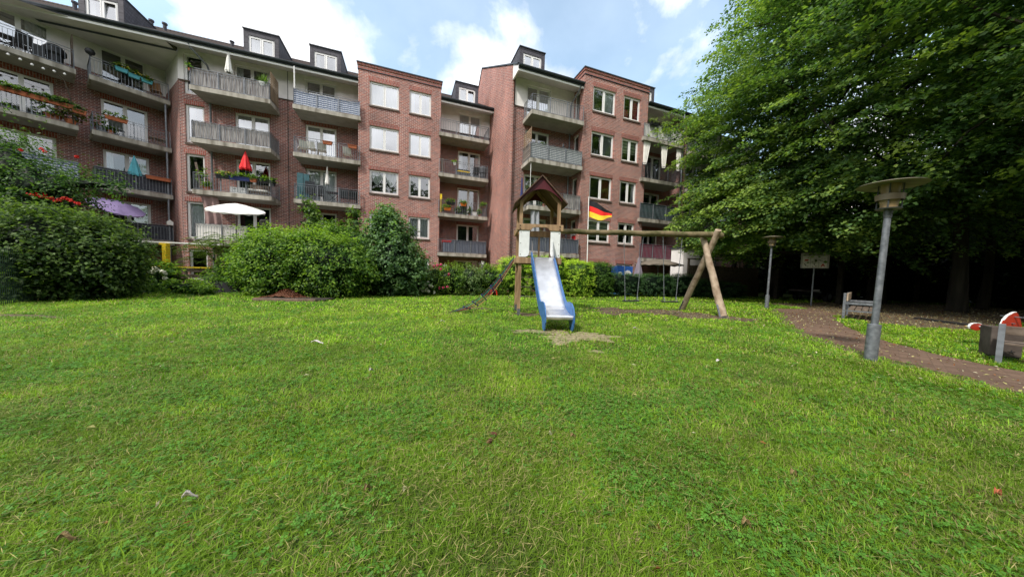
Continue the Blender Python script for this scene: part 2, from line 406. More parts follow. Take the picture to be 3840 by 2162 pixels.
dx = N(nt, 'ShaderNodeMath', operation='DIVIDE'); lk.new(sp.outputs[0], dx.inputs[0]); lk.new(az.outputs[0], dx.inputs[1])
dy = N(nt, 'ShaderNodeMath', operation='DIVIDE'); lk.new(sp.outputs[1], dy.inputs[0]); lk.new(az.outputs[0], dy.inputs[1])
cb = N(nt, 'ShaderNodeCombineXYZ'); lk.new(dx.outputs[0], cb.inputs[0]); lk.new(dy.outputs[0], cb.inputs[1]); cb.inputs[2].default_value = 58.3
cn = N(nt, 'ShaderNodeTexNoise'); cn.inputs['Scale'].default_value = 1.9; cn.inputs['Detail'].default_value = 9; cn.inputs['Roughness'].default_value = .55; cn.inputs['Distortion'].default_value = .25
lk.new(cb.outputs[0], cn.inputs['Vector'])
cr = N(nt, 'ShaderNodeValToRGB'); cr.color_ramp.elements[0].position = .47; cr.color_ramp.elements[0].color = (.16, .16, .16, 1)
cr.color_ramp.elements[1].position = .585; cr.color_ramp.elements[1].color = (1, 1, 1, 1)
lk.new(cn.outputs[0], cr.inputs[0])
cn2 = N(nt, 'ShaderNodeTexNoise'); cn2.inputs['Scale'].default_value = 4; cn2.inputs['Detail'].default_value = 6; lk.new(cb.outputs[0], cn2.inputs['Vector'])
cc = N(nt, 'ShaderNodeMapRange'); cc.inputs['From Min'].default_value = .3; cc.inputs['From Max'].default_value = .7; cc.inputs['To Min'].default_value = 7.5; cc.inputs['To Max'].default_value = 14.5
lk.new(cn2.outputs[0], cc.inputs[0])
cs = N(nt, 'ShaderNodeVectorMath', operation='SCALE'); cs.inputs[0].default_value = (1.0, 1.0, 1.02); lk.new(cc.outputs[0], cs.inputs['Scale'])
skb = N(nt, 'ShaderNodeVectorMath', operation='MULTIPLY'); skb.inputs[1].default_value = (2.25, 2.5, 2.2); lk.new(sky.outputs[0], skb.inputs[0])
bk = N(nt, 'ShaderNodeMath', operation='MULTIPLY_ADD', use_clamp=True); bk.inputs[1].default_value = -1.1; bk.inputs[2].default_value = 0.0; lk.new(sp.outputs[1], bk.inputs[0])  # added cloud behind the camera, whitens the panes and lights the facades
ba = N(nt, 'ShaderNodeMath', operation='ADD', use_clamp=True); lk.new(cr.outputs[0], ba.inputs[0]); lk.new(bk.outputs[0], ba.inputs[1])
mx = N(nt, 'ShaderNodeMix', data_type='RGBA'); lk.new(ba.outputs[0], mx.inputs[0]); lk.new(skb.outputs[0], mx.inputs[6]); lk.new(cs.outputs[0], mx.inputs[7])
lk.new(mx.outputs[2], bg.inputs[0])
sun = bpy.data.lights.new('sun', 'SUN'); sun.energy = 4.4; sun.angle = R(6); sun.color = (1, .95, .86)
so = bpy.data.objects.new('sun', sun); C.objects.link(so)
sd = Vector((math.sin(SUN_AZ) * math.cos(SUN_EL), math.cos(SUN_AZ) * math.cos(SUN_EL), math.sin(SUN_EL)))
so.rotation_euler = sd.to_track_quat('Z', 'Y').to_euler(); so.location = (0, 0, 30)

# ------------------------------------------------------------------ buildings
FL = [2.5, 5.25, 8.0, 10.75]      # finished floor levels
REND = 11.56                      # render starts here
TOP = 13.32
SL = .585                         # roof slope

class House:
    def __init__(s, frame, name, label, ref, group):
        s.fr = frame; s.ref = Vector((ref[0], ref[1], 0))
        s.root = thing(name, label, 'apartment building', frame.w(ref[0], ref[1]), frame.rz, group)
        s.T = Matrix.Translation(-s.ref)
    def put(s, m, name, parent=None, **kw):
        """mesh given in the frame's axes becomes a part (keeps the frame's object axes)"""
        if parent is None:
            o = m.build(name, s.root, **kw); o.location = -s.ref
        else:
            o = m.build(name, parent, **kw)
        return o

def side(pt, o):   # (u, n, z) in a window's own axes -> the frame's; o = (x, y, turn)
    u, n, z = pt
    return (o[0] + u, o[1] + n, z) if not o[2] else (o[0] + n, o[1] - u, z)

def wall_panel(m, x0, x1, z0, z1, y, holes, reveal=.14, turn=0, roomd=.9, wallmat=None):
    """front sheet with real openings, reveals and a dim room behind each opening"""
    o = (0, y, 0) if not turn else (y, 0, 1)
    hs = [h for h in holes if h[1] > x0 and h[0] < x1 and h[3] > z0 and h[2] < z1]
    hs = [(max(h[0], x0), min(h[1], x1), max(h[2], z0), min(h[3], z1)) for h in hs]
    xs = sorted({x0, x1, *[h[0] for h in hs], *[h[1] for h in hs]}); zs = sorted({z0, z1, *[h[2] for h in hs], *[h[3] for h in hs]})
    wm = wallmat or m.mats[m.m]
    for i in range(len(xs) - 1):
        for j in range(len(zs) - 1):
            cx, cz = (xs[i] + xs[i + 1]) / 2, (zs[j] + zs[j + 1]) / 2
            if any(h[0] < cx < h[1] and h[2] < cz < h[3] for h in hs): continue
            m.use(wm).add([side(p, o) for p in ((xs[i], 0, zs[j]), (xs[i + 1], 0, zs[j]), (xs[i + 1], 0, zs[j + 1]), (xs[i], 0, zs[j + 1]))], [(0, 1, 2, 3)])
    for a, b, c, d in hs:
        for q, mt, (n0, n1) in ((0, wm, (0, reveal)), (1, 'room', (reveal, roomd))):
            m.use(mt)
            for u0_, w0, u1_, w1 in ((a, c, b, c), (b, c, b, d), (b, d, a, d), (a, d, a, c)):
                m.add([side(p, o) for p in ((u0_, n0, w0), (u1_, n0, w1), (u1_, n1, w1), (u0_, n1, w0))], [(0, 1, 2, 3)])
        m.use('room').add([side(p, o) for p in ((a, roomd, c), (b, roomd, c), (b, roomd, d), (a, roomd, d))], [(0, 1, 2, 3)])
    m.use(wm)

def window(hs, x0, x1, z0, z1, y, style='', turn=0, sill=False, lintel=True, bright=False, open_=None, label=None, one=False):
    """white two-casement window or balcony door; frame, mullion, sashes, panes, curtain, sill"""
    o = (0, y, 0) if not turn else (y, 0, 1)
    def bx(m, a, b, n0, n1, c, d):
        p = [side(q, o) for q in ((a, n0, c), (b, n0, c), (b, n1, c), (a, n1, c), (a, n0, d), (b, n0, d), (b, n1, d), (a, n1, d))]
        m.add(p, [(0, 3, 2, 1), (4, 5, 6, 7), (0, 1, 5, 4), (1, 2, 6, 5), (2, 3, 7, 6), (3, 0, 4, 7)])
    f = mb('white'); r = .09; t = .065; xm = (x0 + x1) / 2
    cells = [(x0 + t, x1 - t)] if one else [(x0 + t, xm - t / 2), (xm + t / 2, x1 - t)]
    bx(f, x0, x1, r, r + .07, z1 - t, z1); bx(f, x0, x1, r, r + .07, z0, z0 + t + .02)
    bx(f, x0, x0 + t, r + .001, r + .069, z0 + t + .02, z1 - t); bx(f, x1 - t, x1, r + .001, r + .069, z0 + t + .02, z1 - t)
    if not one: bx(f, xm - t / 2, xm + t / 2, r + .002, r + .068, z0 + t + .02, z1 - t)
    g = mb('glass_bright' if bright else 'glass')
    for i, (a, b) in enumerate(cells):
        q = .045; c, d = z0 + t + .02, z1 - t
        for (aa, bb, c2, d2) in ((a, b, c, c + q), (a, b, d - q, d), (a, a + q, c + q, d - q), (b - q, b, c + q, d - q)):
            bx(f, aa, bb, r - .012, r + .05, c2, d2)
        tl = .10 if open_ == i else 0      # tilted sash
        g.add([side(p, o) for p in ((a + q, r + .03, c + q), (b - q, r + .03, c + q), (b - q, r + .03 + tl, d - q), (a + q, r + .03 + tl, d - q))], [(0, 1, 2, 3)])
        if tl:
            for (aa, bb) in ((a, a + .05), (b - .05, b)):
                f.add([side(p, o) for p in ((aa, r + .03, c), (bb, r + .03, c), (bb, r + .16, d), (aa, r + .16, d))], [(0, 1, 2, 3)])
    W = hs.put(f, 'window'); 
    if label: W['label'] = label
    hs.put(g, 'pane', W)
    def cur(mt, a, b, c, d, n=.24, waves=7, amp=.02, low=None):
        k = mb(mt)
        def fn(u, v):
            x = a + (b - a) * u; z = c + (d - c) * v
            if low: z = max(z, low(u))
            return side((x, n + amp * math.sin(u * waves * 6.28) + amp * .4 * math.sin(u * 41 + v * 3), z), o)
        k.grid(fn, 36, 6); return hs.put(k, 'curtain', W, smooth=True)
    zt = z1 - .05
    if style == 'sheer': cur('curtain', x0 + .04, x1 - .04, z0 + .1, zt, waves=9)
    elif style == 'left': cur('curtain', x0 + .05, x0 + (x1 - x0) * .42, z0 + .1, zt)
    elif style == 'right': cur('curtain', x0 + (x1 - x0) * .6, x1 - .05, z0 + .1, zt)
    elif style == 'halves': cur('curtain', x0 + .05, x0 + (x1 - x0) * .22, z0 + .1, zt, waves=3); cur('curtain', x0 + (x1 - x0) * .8, x1 - .05, z0 + .1, zt, waves=3)
    elif style == 'grey': cur('curtain_grey', x0 + (x1 - x0) * .52, x1 - .05, z0 + .1, zt)
    elif style == 'red': cur('curtain_red', x0 + .08, x0 + (x1 - x0) * .4, z0 + .1, z0 + .75, waves=3); cur('curtain_red', x0 + (x1 - x0) * .45, x1 - .05, z0 + .1, zt); 
    elif style == 'orange': cur('curtain_orange', x0 + (x1 - x0) * .62, x1 - .1, z0 + .1, zt)
    elif style == 'blind': cur('blind', x0 + .06, x1 - .06, z0 + (z1 - z0) * .42, zt, amp=.001)
    elif style == 'blindfull': cur('blind', x0 + .06, x1 - .06, z0 + .35, zt, amp=.001)
    elif style == 'swag':
        for a, b in ((x0 + .08, xm - .06), (xm + .06, x1 - .08)):
            cur('curtain', a, b, z1 - .95, zt, waves=5, low=lambda u: z1 - .2 - .72 * math.sin(math.pi * min(1, max(0, u))) ** .8)
    if sill:
        k = mb('sill'); bx(k, x0 - .03, x1 + .03, -.05, .088, z0 - .10, z0 - .003); hs.put(k, 'sill', W)
    if lintel:
        k = mb('soldier'); bx(k, x0 - .06, x1 + .06, -.006, .01, z1 + .003, z1 + .25); hs.put(k, 'lintel', W)
    return W

def railing(m, path, z0, z1, gap=.12, post=1.15, mat_='galv'):
    """handrail, bottom rail, thin balusters and posts along (x,y) points"""
    m.use(mat_)
    for (xa, ya), (xb, yb) in zip(path, path[1:]):
        L = math.hypot(xb - xa, yb - ya); n = max(1, round(L / gap)); npst = max(1, round(L / post))
        m.bar((xa, ya, z1), (xb, yb, z1), .035, .02); m.bar((xa, ya, z1 - .12), (xb, yb, z1 - .12), .02, .015); m.bar((xa, ya, z0 + .05), (xb, yb, z0 + .05), .02, .02)
        for i in range(n + 1):
            t = i / n; x, y = xa + (xb - xa) * t, ya + (yb - ya) * t
            m.bar((x, y, z0 + .05), (x, y, z1 - .12), .014)
        for i in range(npst + 1):
            t = i / npst; x, y = xa + (xb - xa) * t, ya + (yb - ya) * t
            m.bar((x, y, z0 - .12), (x, y, z1), .035)

def balcony(hs, x0, x1, y0, y1, z, screen=None, sides='LR', rail='galv', cham=0.0, label=None, h=.92, span=None, sag=0, sideR=False):
    """concrete slab; railing; optional screen mat behind the bars"""
    s = mb('concrete'); s.box(x0, x1, y0, y1, z - .24, z - .004)
    s.use('concrete_under').box(x0 + .06, x1 - .06, y0 + .06, y1, z - .262, z - .2405)
    b = hs.put(s, 'balcony'); 
    if label: b['label'] = label
    p = [(x0 + .05, y0 + .05), (x1 - .05, y0 + .05)]
    if 'L' in sides: p = [(x0 + .05, y1 - .1)] + p
    if 'R' in sides: p = p + [(x1 - .05, y1 - .1)]
    r = MB(); railing(r, p, z, z + h, mat_=rail); hs.put(r, 'railing', b)
    if screen:
        k = mb(screen); a, c = span or (x0 + .06, x1 - .06)
        def fn(u, v):
            x = a + (c - a) * u
            top = z + h - .02 - (sag * math.sin(math.pi * u) * (1 + .3 * math.sin(u * 9)) if sag else 0)
            return (x, y0 + .085 + .008 * math.sin(u * 60 + v * 2), z + .06 + (top - z - .06) * v)
        k.grid(fn, 60, 4)
        if 'L' in sides: k.grid(lambda u, v: (x0 + .085, y0 + .09 + (y1 - y0 - .2) * u, z + .06 + (h - .08) * v), 8, 2)
        if 'R' in sides: k.grid(lambda u, v: (x1 - .085, y0 + .09 + (y1 - y0 - .2) * u, z + .06 + (h - .08) * v), 8, 2)
        hs.put(k, 'screen', b)
    return b

def roof(hs, x0, x1, yw, gaps=()):
    """pitched roof from the eaves in front of wall plane yw; gutter, fascia, soffit"""
    ye = yw - 1.15; yr = yw + 7.9; ze = 13.22
    m = mb('tile'); zr = ze + (yr - ye) * SL
    rows = 46
    vs = []; fs = []
    xr = []; c = x0
    for a, b2 in gaps: xr.append((c, a)); c = b2
    xr.append((c, x1)); yg = yw + 1.7
    for i in range(rows):     # overlapping courses
        a, b2 = i / rows, (i + 1) / rows
        ya, yb = ye + (yr - ye) * a, ye + (yr - ye) * b2 + .02
        za, zb = ze + (yr - ye) * SL * a + .035, ze + (yr - ye) * SL * b2 + .012
        for xa, xb in (xr if ya < yg else [(x0, x1)]): m.add([(xa, ya, za - .03), (xb, ya, za - .03), (xb, ya, za), (xa, ya, za), (xb, yb, zb), (xa, yb, zb)], [(0, 1, 2, 3), (3, 2, 4, 5)])
    m.add([(x0, yr, zr), (x1, yr, zr), (x1, yr + 6, zr - 4.6), (x0, yr + 6, zr - 4.6)], [(0, 1, 2, 3)])
    r = hs.put(m, 'roof')
    k = mb('tile'); k.tube([(x0, yr, zr + .02), (x1, yr, zr + .02)], .10, 8); hs.put(k, 'ridge_cap', r)
    pr = [(ye - .08 + .085 * math.cos(a), 13.18 + .10 * math.sin(a)) for a in [math.pi + i * math.pi / 8 for i in range(9)]]
    pr2 = [(a + .0, b + .012) for a, b in reversed(pr)]
    for xa, xb in xr:
        if xb - xa < .2: continue
        g = mb('zinc'); g.prism(pr + pr2, xa, xb, 'x'); g.box(xa, xb, ye - .015, ye + .03, 13.02, 13.24); hs.put(g, 'gutter')
        f = mb('white'); f.box(xa, xb, ye + .035, ye + .07, 12.90, 13.05); hs.put(f, 'fascia')
    return r

def soffit(hs, x0, x1, yw):
    s = mb('soffit'); ye = yw - 1.08
    s.add([(x0, ye, 12.915), (x1, ye, 12.915), (x1, yw + .02, 13.26), (x0, yw + .02, 13.26)], [(0, 3, 2, 1)]); hs.put(s, 'soffit')

def dormer(hs, x0, x1, yf, rf, wl=.24, wr=.24, style='sheer', opn=None):
    """flat-topped slate-clad dormer standing on the roof"""
    zt = 15.43; zb = 13.9; ye = yf + (zt - (13.22 + (yf - rf) * SL)) / SL + .1
    m = mb('slate')
    wall_panel(m, x0, x1, zb, zt, yf, [(x0 + wl, x1 - wr, 14.05, 15.12)], reveal=.1, roomd=.6)
    m.use('slate_fine').prism([(yf, zb), (yf, zt), (ye, zt)], x0, x0 + .02, 'x'); m.prism([(yf, zb), (yf, zt), (ye, zt)], x1 - .02, x1, 'x')
    m.use('zinc').box(x0 - .04, x1 + .04, yf - .06, ye, zt + .002, zt + .05)
    d = hs.put(m, 'dormer')
    W = window(hs, x0 + wl, x1 - wr, 14.06, 15.11, yf - .05, style, lintel=False, bright=True, open_=opn)
    return d

def pipe(hs, pts, rad=.05, name='downpipe'):
    m = mb('galv'); m.tube(pts, rad, 10)
    a, b = pts[-2], pts[-1]
    for k in range(5):
        z = a[2] + (b[2] - a[2]) * (k + .5) / 5
        m.lathe([(rad + .012, z - .02), (rad + .012, z + .02)], (a[0], a[1], 0), 10)
    hs.put(m, name, smooth=True)

# --- house with projecting bay (middle of the photo)
def bay(hs, x0, yf, yb, wtab, styles, brk='brick_warm', sidewin=None):
    """projecting brick bay with flat top and two columns of windows"""
    x1 = x0 + 5.12
    cols = [(x0 + .66, x0 + 2.41), (x0 + 3.07, x0 + 4.46)]
    zz = [(13.17 - 1.5, 13.17), (10.42 - 1.5, 10.42), (7.63 - 1.49, 7.63), (4.83 - 1.46, 4.83), (.7, 2.03)]
    holes = [(a, b, c, d) for a, b in cols for c, d in zz]
    m = mb(brk); wall_panel(m, x0, x1, 0, 14.12, yf, holes)
    m.use(brk)
    if sidewin:
        wall_panel(m, -yb, -yf, 0, 14.12, x0, sidewin, turn=1, wallmat=brk)
    else:
        m.add([(x0, yf, 0), (x0, yb, 0), (x0, yb, 14.12), (x0, yf, 14.12)], [(0, 3, 2, 1)])
    m.add([(x1, yf, 0), (x1, yb, 0), (x1, yb, 14.12), (x1, yf, 14.12)], [(0, 1, 2, 3)])
    m.add([(x0, yf, 14.12), (x1, yf, 14.12), (x1, yb, 14.12), (x0, yb, 14.12)], [(0, 1, 2, 3)])
    B = hs.put(m, 'projecting_bay')
    k = mb('soldier')
    for z0, z1, p in ((13.78, 13.86, .035), (14.0, 14.12, .05)):
        k.box(x0 - p, x1 + p, yf - p, yb, z0, z1)
    hs.put(k, 'brick_band', B)
    k = mb('zinc'); k.box(x0 - .035, x1 + .035, yf - .04, yf + .3, 13.741, 13.779); k.box(x0 - .09, x1 + .09, yf - .09, yb, 14.122, 14.18); hs.put(k, 'coping', B)
    for ci, (a, b) in enumerate(cols):
        for zi, (c, d) in enumerate(zz):
            st, br, op, lb = styles[ci][zi]
            window(hs, a, b, c, d, yf, st, sill=True, bright=br, open_=op, label=lb)

mid = House(MAIN, 'apartment_building', 'brick apartment house with one projecting bay, between the angled wing and the tall blank gable', (-5, 22.6), 'joined brick apartment houses')
holesB = []
for z in FL:
    holesB += [(-9.65, -7.95, z + .04, z + 2.28), (-6.09, -4.36, z + .04, z + 2.28), (3.62, 5.34, z + .04, z + 2.27)]
nwin = [(-11.9, -11.04, 10.85, 13.02), (-11.9, -11.05, 8.12, 10.26), (-11.92, -11.08, 5.36, 7.5), (-11.95, -11.1, 2.64, 4.8), (-11.9, -11.05, .2, 2.05)]
holesB += nwin
holesB += [(3.62, 5.36, .2, 2.03), (-9.65, -7.95, .2, 2.03), (-6.09, -4.36, .2, 2.03)]
for a_, b_ in ((-12.14, -2.92), (2.2, 6.1)): m = mb('brick'); wall_panel(m, a_, b_, 0, REND, 22.6, holesB); mid.put(m, 'wall')
for a_, b_ in ((-12.14, -2.92), (2.2, 6.1)): m = mb('render'); wall_panel(m, a_, b_, REND, TOP, 22.585, holesB); m.use('sill').box(a_, b_, 22.55, 22.584, REND - .05, REND); mid.put(m, 'rendered_wall')
k = mb('room'); k.box(-7.01, -6.985, 22.57, 22.6, .1, TOP); mid.put(k, 'expansion_joint')
sty = ['halves', 'right', 'left', '', 'halves']
for i, (a, b, c, d) in enumerate(nwin):
    window(mid, a, b, c, d, 22.6 if c < 10 else 22.585, ['', 'left', '', 'sheer', ''][i], one=True, sill=c < 10, lintel=(c < 10), open_=0 if i in (0, 3) else None, bright=i == 1)
DB = ['', 'sheer', '', 'sheer']
for i, z in enumerate(FL):
    window(mid, -9.65, -7.95, z + .04, z + 2.28, 22.6 if i < 3 else 22.585, ['', '', 'sheer', 'halves'][i], lintel=i < 3, bright=i == 2)
    window(mid, -6.09, -4.36, z + .04, z + 2.28, 22.6 if i < 3 else 22.585, ['', 'sheer', 'sheer', 'grey'][i], lintel=i < 3, bright=i in (2, 3), open_=None)
    window(mid, 3.62, 5.34, z + .04, z + 2.27, 22.6 if i < 3 else 22.585, ['', '', 'halves', 'sheer'][i], lintel=i < 3, bright=i == 3)
for a, b in ((3.62, 5.36), (-9.65, -7.95), (-6.09, -4.36)):
    window(mid, a, b, .2, 2.03, 22.6, '', lintel=False)
bay(mid, -2.92, 21.4, 24.3, None, [
    [('sheer', True, None, None), ('left', True, None, 'window half hidden by bright cloud reflection'), ('swag', False, None, 'window with swagged white curtain'), ('', False, None, None), ('', False, None, None)],
    [('halves', True, None, None), ('left', True, None, None), ('', False, None, None), ('sheer', False, None, None), ('', False, None, None)]])
YB = 21.2
balcony(mid, -10.97, -7.42, YB, 22.6, FL[3], 'reed', label='balcony with grey reed mat round its railing, highest one')
balcony(mid, -10.97, -7.42, YB, 22.6, FL[2], 'reed')
balcony(mid, -10.97, -7.42, YB, 22.6, FL[1])
balcony(mid, -10.97, -7.42, YB, 22.6, FL[0], 'white2', span=(-10.9, -8.6))
balcony(mid, -6.35, -2.76, YB, 22.6, FL[3], 'stripe_blue', sides='L', sag=.10, label='balcony with blue and white striped cloth')
balcony(mid, -6.35, -2.76, YB, 22.6, FL[2], sides='L')
balcony(mid, -6.35, -2.76, YB, 22.6, FL[1], sides='L')
balcony(mid, -6.35, -2.76, YB, 22.6, FL[0], sides='L')
balcony(mid, 2.08, 5.65, YB, 22.6, FL[3], sides='R')
balcony(mid, 2.08, 5.65, YB, 22.6, FL[2], sides='R')
balcony(mid, 2.08, 5.65, YB, 22.6, FL[1], sides='R')
balcony(mid, 2.08, 5.65, YB, 22.6, FL[0], 'screen_blue', sides='R', span=(2.45, 5.6))
roof(mid, -26, 6.0, 22.6, [(-2.93, 2.21)]); soffit(mid, -12.14, -2.96, 22.6); soffit(mid, 2.24, 6.05, 22.6)
dormer(mid, -16.23, -14.5, 23.0, 21.45, style='halves', opn=1)
dormer(mid, -9.33, -7.55, 23.0, 21.45, style='sheer')
dormer(mid, -5.92, -4.15, 23.0, 21.45, style='halves')
dormer(mid, 3.42, 5.16, 23.0, 21.45, style='left', opn=1)
for x, y, h in ((-15.75, 27, .5), (-15.1, 27, .5), (-11.25, 26.2, .35), (-10.0, 26.2, .35), (-18.4, 27, .5), (-19.2, 27, .5)):
    m = mb('slate_fine'); z = 13.22 + (y - 21.45) * SL
    m.lathe([(.09, -.3), (.09, h * .75), (.13, h * .8), (.13, h), (.0, h + .03)], (x, y, z), 12); mid.put(m, 'roof_vent', smooth=True)
pipe(mid, [(-11.1, 21.5, 13.05), (-11.05, 21.55, 12.85), (-10.72, 22.3, 12.45), (-10.72, 22.5, 12.2), (-10.72, 22.5, .1)])

# --- right-hand house
east = House(MAIN, 'apartment_building', 'brick apartment house with tall blank gable wall, behind the play tower and swings', (12.8, 17.6), 'joined brick apartment houses')
holesE = []
for z in FL:
    holesE += [(7.02, 8.7, z + .04, z + 2.25), (16.62, 18.3, z + .04, z + 2.25)]
for a_, b_ in ((6.14, 10.45), (15.57, 19.6)): m = mb('brick'); wall_panel(m, a_, b_, 0, REND, 17.6, holesE); east.put(m, 'wall')
for a_, b_ in ((6.26, 10.45), (15.57, 19.6)): m = mb('render'); wall_panel(m, a_, b_, REND, TOP, 17.585, holesE); m.use('sill').box(a_, b_, 17.55, 17.584, REND - .05, REND); east.put(m, 'rendered_wall')
m = mb('brick_warm'); yy = 25.5; ze = 13.22 + (17.4 - 16.45) * SL
m.prism([(17.45, 0), (17.45, ze), (yy, 13.22 + (yy - 16.45) * SL), (27.6, 16.9), (30.5, 14.6), (30.5, 0)], 6.02, 6.138, 'x')
east.put(m, 'gable_wall')
m = mb('zinc'); m.bar((6.05, 16.5, 13.30), (6.05, yy, 13.32 + (yy - 16.45) * SL), .16, .07); m.bar((6.05, yy, 13.32 + (yy - 16.45) * SL), (6.05, 28, 16.7), .16, .07)
east.put(m, 'verge_trim')
m = mb('render'); m.prism([(16.5, 12.93), (16.5, 13.2), (17.45, 13.22 + SL), (17.45, 12.93)], 6.03, 6.12, 'x'); east.put(m, 'eaves_end')
sw = [(-17.52, -16.88, z + .1, z + 2.32) for z in FL]
bay(east, 10.45, 16.4, 19.3, None, [
    [('right', False, None, None), ('grey', False, 0, None), ('orange', False, None, 'window with orange curtain'), ('blindfull', False, None, None), ('', False, None, None)],
    [('red', False, None, 'window with red and white patterned curtain'), ('blind', False, None, 'window with striped blind half down'), ('halves', False, 1, None), ('halves', False, None, None), ('', False, None, None)]],
    sidewin=sw, brk='brick_warm')
for a, b, c, d in sw:
    window(east, a, b, c, d, 10.45, 'halves', turn=1, one=True, lintel=False)
for i, z in enumerate(FL):
    window(east, 7.02, 8.7, z + .04, z + 2.25, 17.6 if i < 3 else 17.585, ['blind', '', '', 'right'][i], lintel=i < 3, bright=i == 3)
    window(east, 16.62, 18.3, z + .04, z + 2.25, 17.6 if i < 3 else 17.585, ['halves', '', '', ''][i], lintel=i < 3)
YE = 16.2
balcony(east, 6.82, 10.4, YE, 17.6, FL[3], sides='L')
balcony(east, 6.82, 10.4, YE, 17.6, FL[2], 'stripe_grey', sides='L', label='balcony with grey and white striped screen')
balcony(east, 6.82, 10.4, YE, 17.6, FL[1], 'reed', sides='L', span=(9.2, 10.35))
balcony(east, 6.82, 10.4, YE, 17.6, FL[0], 'screen_blue', sides='L')
balcony(east, 15.14, 18.75, YE, 17.6, FL[3], 'white2', sides='R')
balcony(east, 15.14, 18.75, YE, 17.6, FL[2], sides='R', rail='darkgrey', h=1.0)
balcony(east, 15.14, 18.75, YE, 17.6, FL[1], 'tarp_green', sides='R', h=1.05, label='balcony hung with dark green tarpaulin')
balcony(east, 15.3, 18.9, YE, 17.6, FL[0], 'maroon', sides='R', h=1.0, label='balcony with maroon cloth')
m = mb('brick'); m.box(19.2, 19.55, 16.6, 17.6, 0, 13.2); east.put(m, 'wall_pier')
roof(east, 6.02, 19.7, 17.6, [(10.44, 15.58)]); soffit(east, 6.14, 10.4, 17.6); soffit(east, 15.6, 19.6, 17.6)
dormer(east, 6.64, 8.39, 18.0, 16.45, style='halves')
dormer(east, 15.85, 17.62, 18.0, 16.45, style='halves')
pipe(east, [(10.2, 16.45, 13.0), (10.2, 16.55, 12.8), (10.15, 17.3, 12.45), (10.15, 17.48, 12.2), (10.15, 17.48, .1)])
m = mb('galv'); m.tube([(18.9, 16.35, 13.0), (18.9, 16.35, .1)], .05, 8); east.put(m, 'balcony_post')

# --- farther house glimpsed beside the tree
far = House(MAIN, 'apartment_building', 'farther pale grey and brick apartment house glimpsed behind the big tree', (24, 17.9), 'joined brick apartment houses')
hf = [(21.2, 22.9, z + .04, z + 2.25) for z in FL] + [(25.2, 26.9, z + .9, z + 2.3) for z in FL]
m = mb('brick'); wall_panel(m, 19.75, 30, 0, 8.6, 17.9, hf); far.put(m, 'wall')
m = mb('render'); wall_panel(m, 19.75, 30, 8.6, TOP, 17.885, hf); far.put(m, 'rendered_wall')
for i, z in enumerate(FL):
    window(far, 21.2, 22.9, z + .04, z + 2.25, 17.9 if i < 2 else 17.885, 'halves', lintel=i < 2)
    window(far, 25.2, 26.9, z + .9, z + 2.3, 17.9 if i < 2 else 17.885, 'halves', lintel=i < 2)
    balcony(far, 19.8, 23.4, 16.5, 17.9, z - .1, sides='LR', h=1.0)
roof(far, 19.75, 30, 17.9)

# --- angled wing on the left
wing = House(WING, 'apartment_building', 'angled brick wing at the far left under a deep triangular white soffit', (1, 28.4), 'joined brick apartment houses')
holesW = []
for z in FL:
    holesW += [(-1.07, .63, z + .04, z + 2.2), (2.04, 3.68, z + .04, z + 2.2)]
m = mb('brick'); wall_panel(m, -9, 4.43, 0, 11.43, 28.4, holesW)
m.use('brick').add([(4.43, 25.25, 0), (4.43, 28.4, 0), (4.43, 28.4, REND), (4.43, 25.25, REND)], [(0, 1, 2, 3)]); wing.put(m, 'wall')
m = mb('render'); wall_panel(m, -9, 4.43, 11.43, 12.97, 28.385, holesW)
m.use('render').add([(4.44, 25.25, REND), (4.44, 28.4, REND), (4.44, 28.4, 13.2), (4.44, 25.25, 13.2)], [(0, 1, 2, 3)]); wing.put(m, 'rendered_wall')
for i, z in enumerate(FL):
    window(wing, -1.07, .63, z + .04, z + 2.2, 28.4 if i < 3 else 28.385, ['', '', '', 'right'][i], lintel=i < 3, bright=i >= 3)
    window(wing, 2.04, 3.68, z + .04, z + 2.2, 28.4 if i < 3 else 28.385, ['', 'halves', '', ''][i], lintel=i < 3)
for i, z in enumerate(FL):
    balcony(wing, -2.4, 1.24, 26.9, 28.4, z, [None, 'stripe_blue', None, None][i], sides='LR')
    balcony(wing, 1.62, 4.36, 26.9, 28.4, z, ['screen_dark', 'screen_dark', None, None][i], sides='L')
pipe(wing, [(4.18, 27.0, 10.5), (4.18, 26.99, 10.4), (4.18, 26.99, .1)], .045)
# flat soffit between the straight eaves and the angled wall, as a part of the wing
def to_wing(x, y, z):
    p = MAIN.w(x, y); return (p.dot(WING.D), p.dot(WING.P), z)
m = mb('soffit_plain'); m.add([to_wing(-12.1, 21.55, 12.95), to_wing(-12.13, 22.6, 12.96), (4.43, 28.45, 12.96), (-4.5, 28.45, 12.96), to_wing(-21.5, 21.55, 12.95)], [(0, 1, 2, 3, 4)]); wing.put(m, 'soffit')
m = mb('zinc'); m.add([to_wing(-12.1, 22.22, 12.94), to_wing(-12.1, 22.42, 12.94), to_wing(-17.2, 22.42, 12.94), to_wing(-17.2, 22.22, 12.94)], [(0, 1, 2, 3)]); wing.put(m, 'vent_strip')

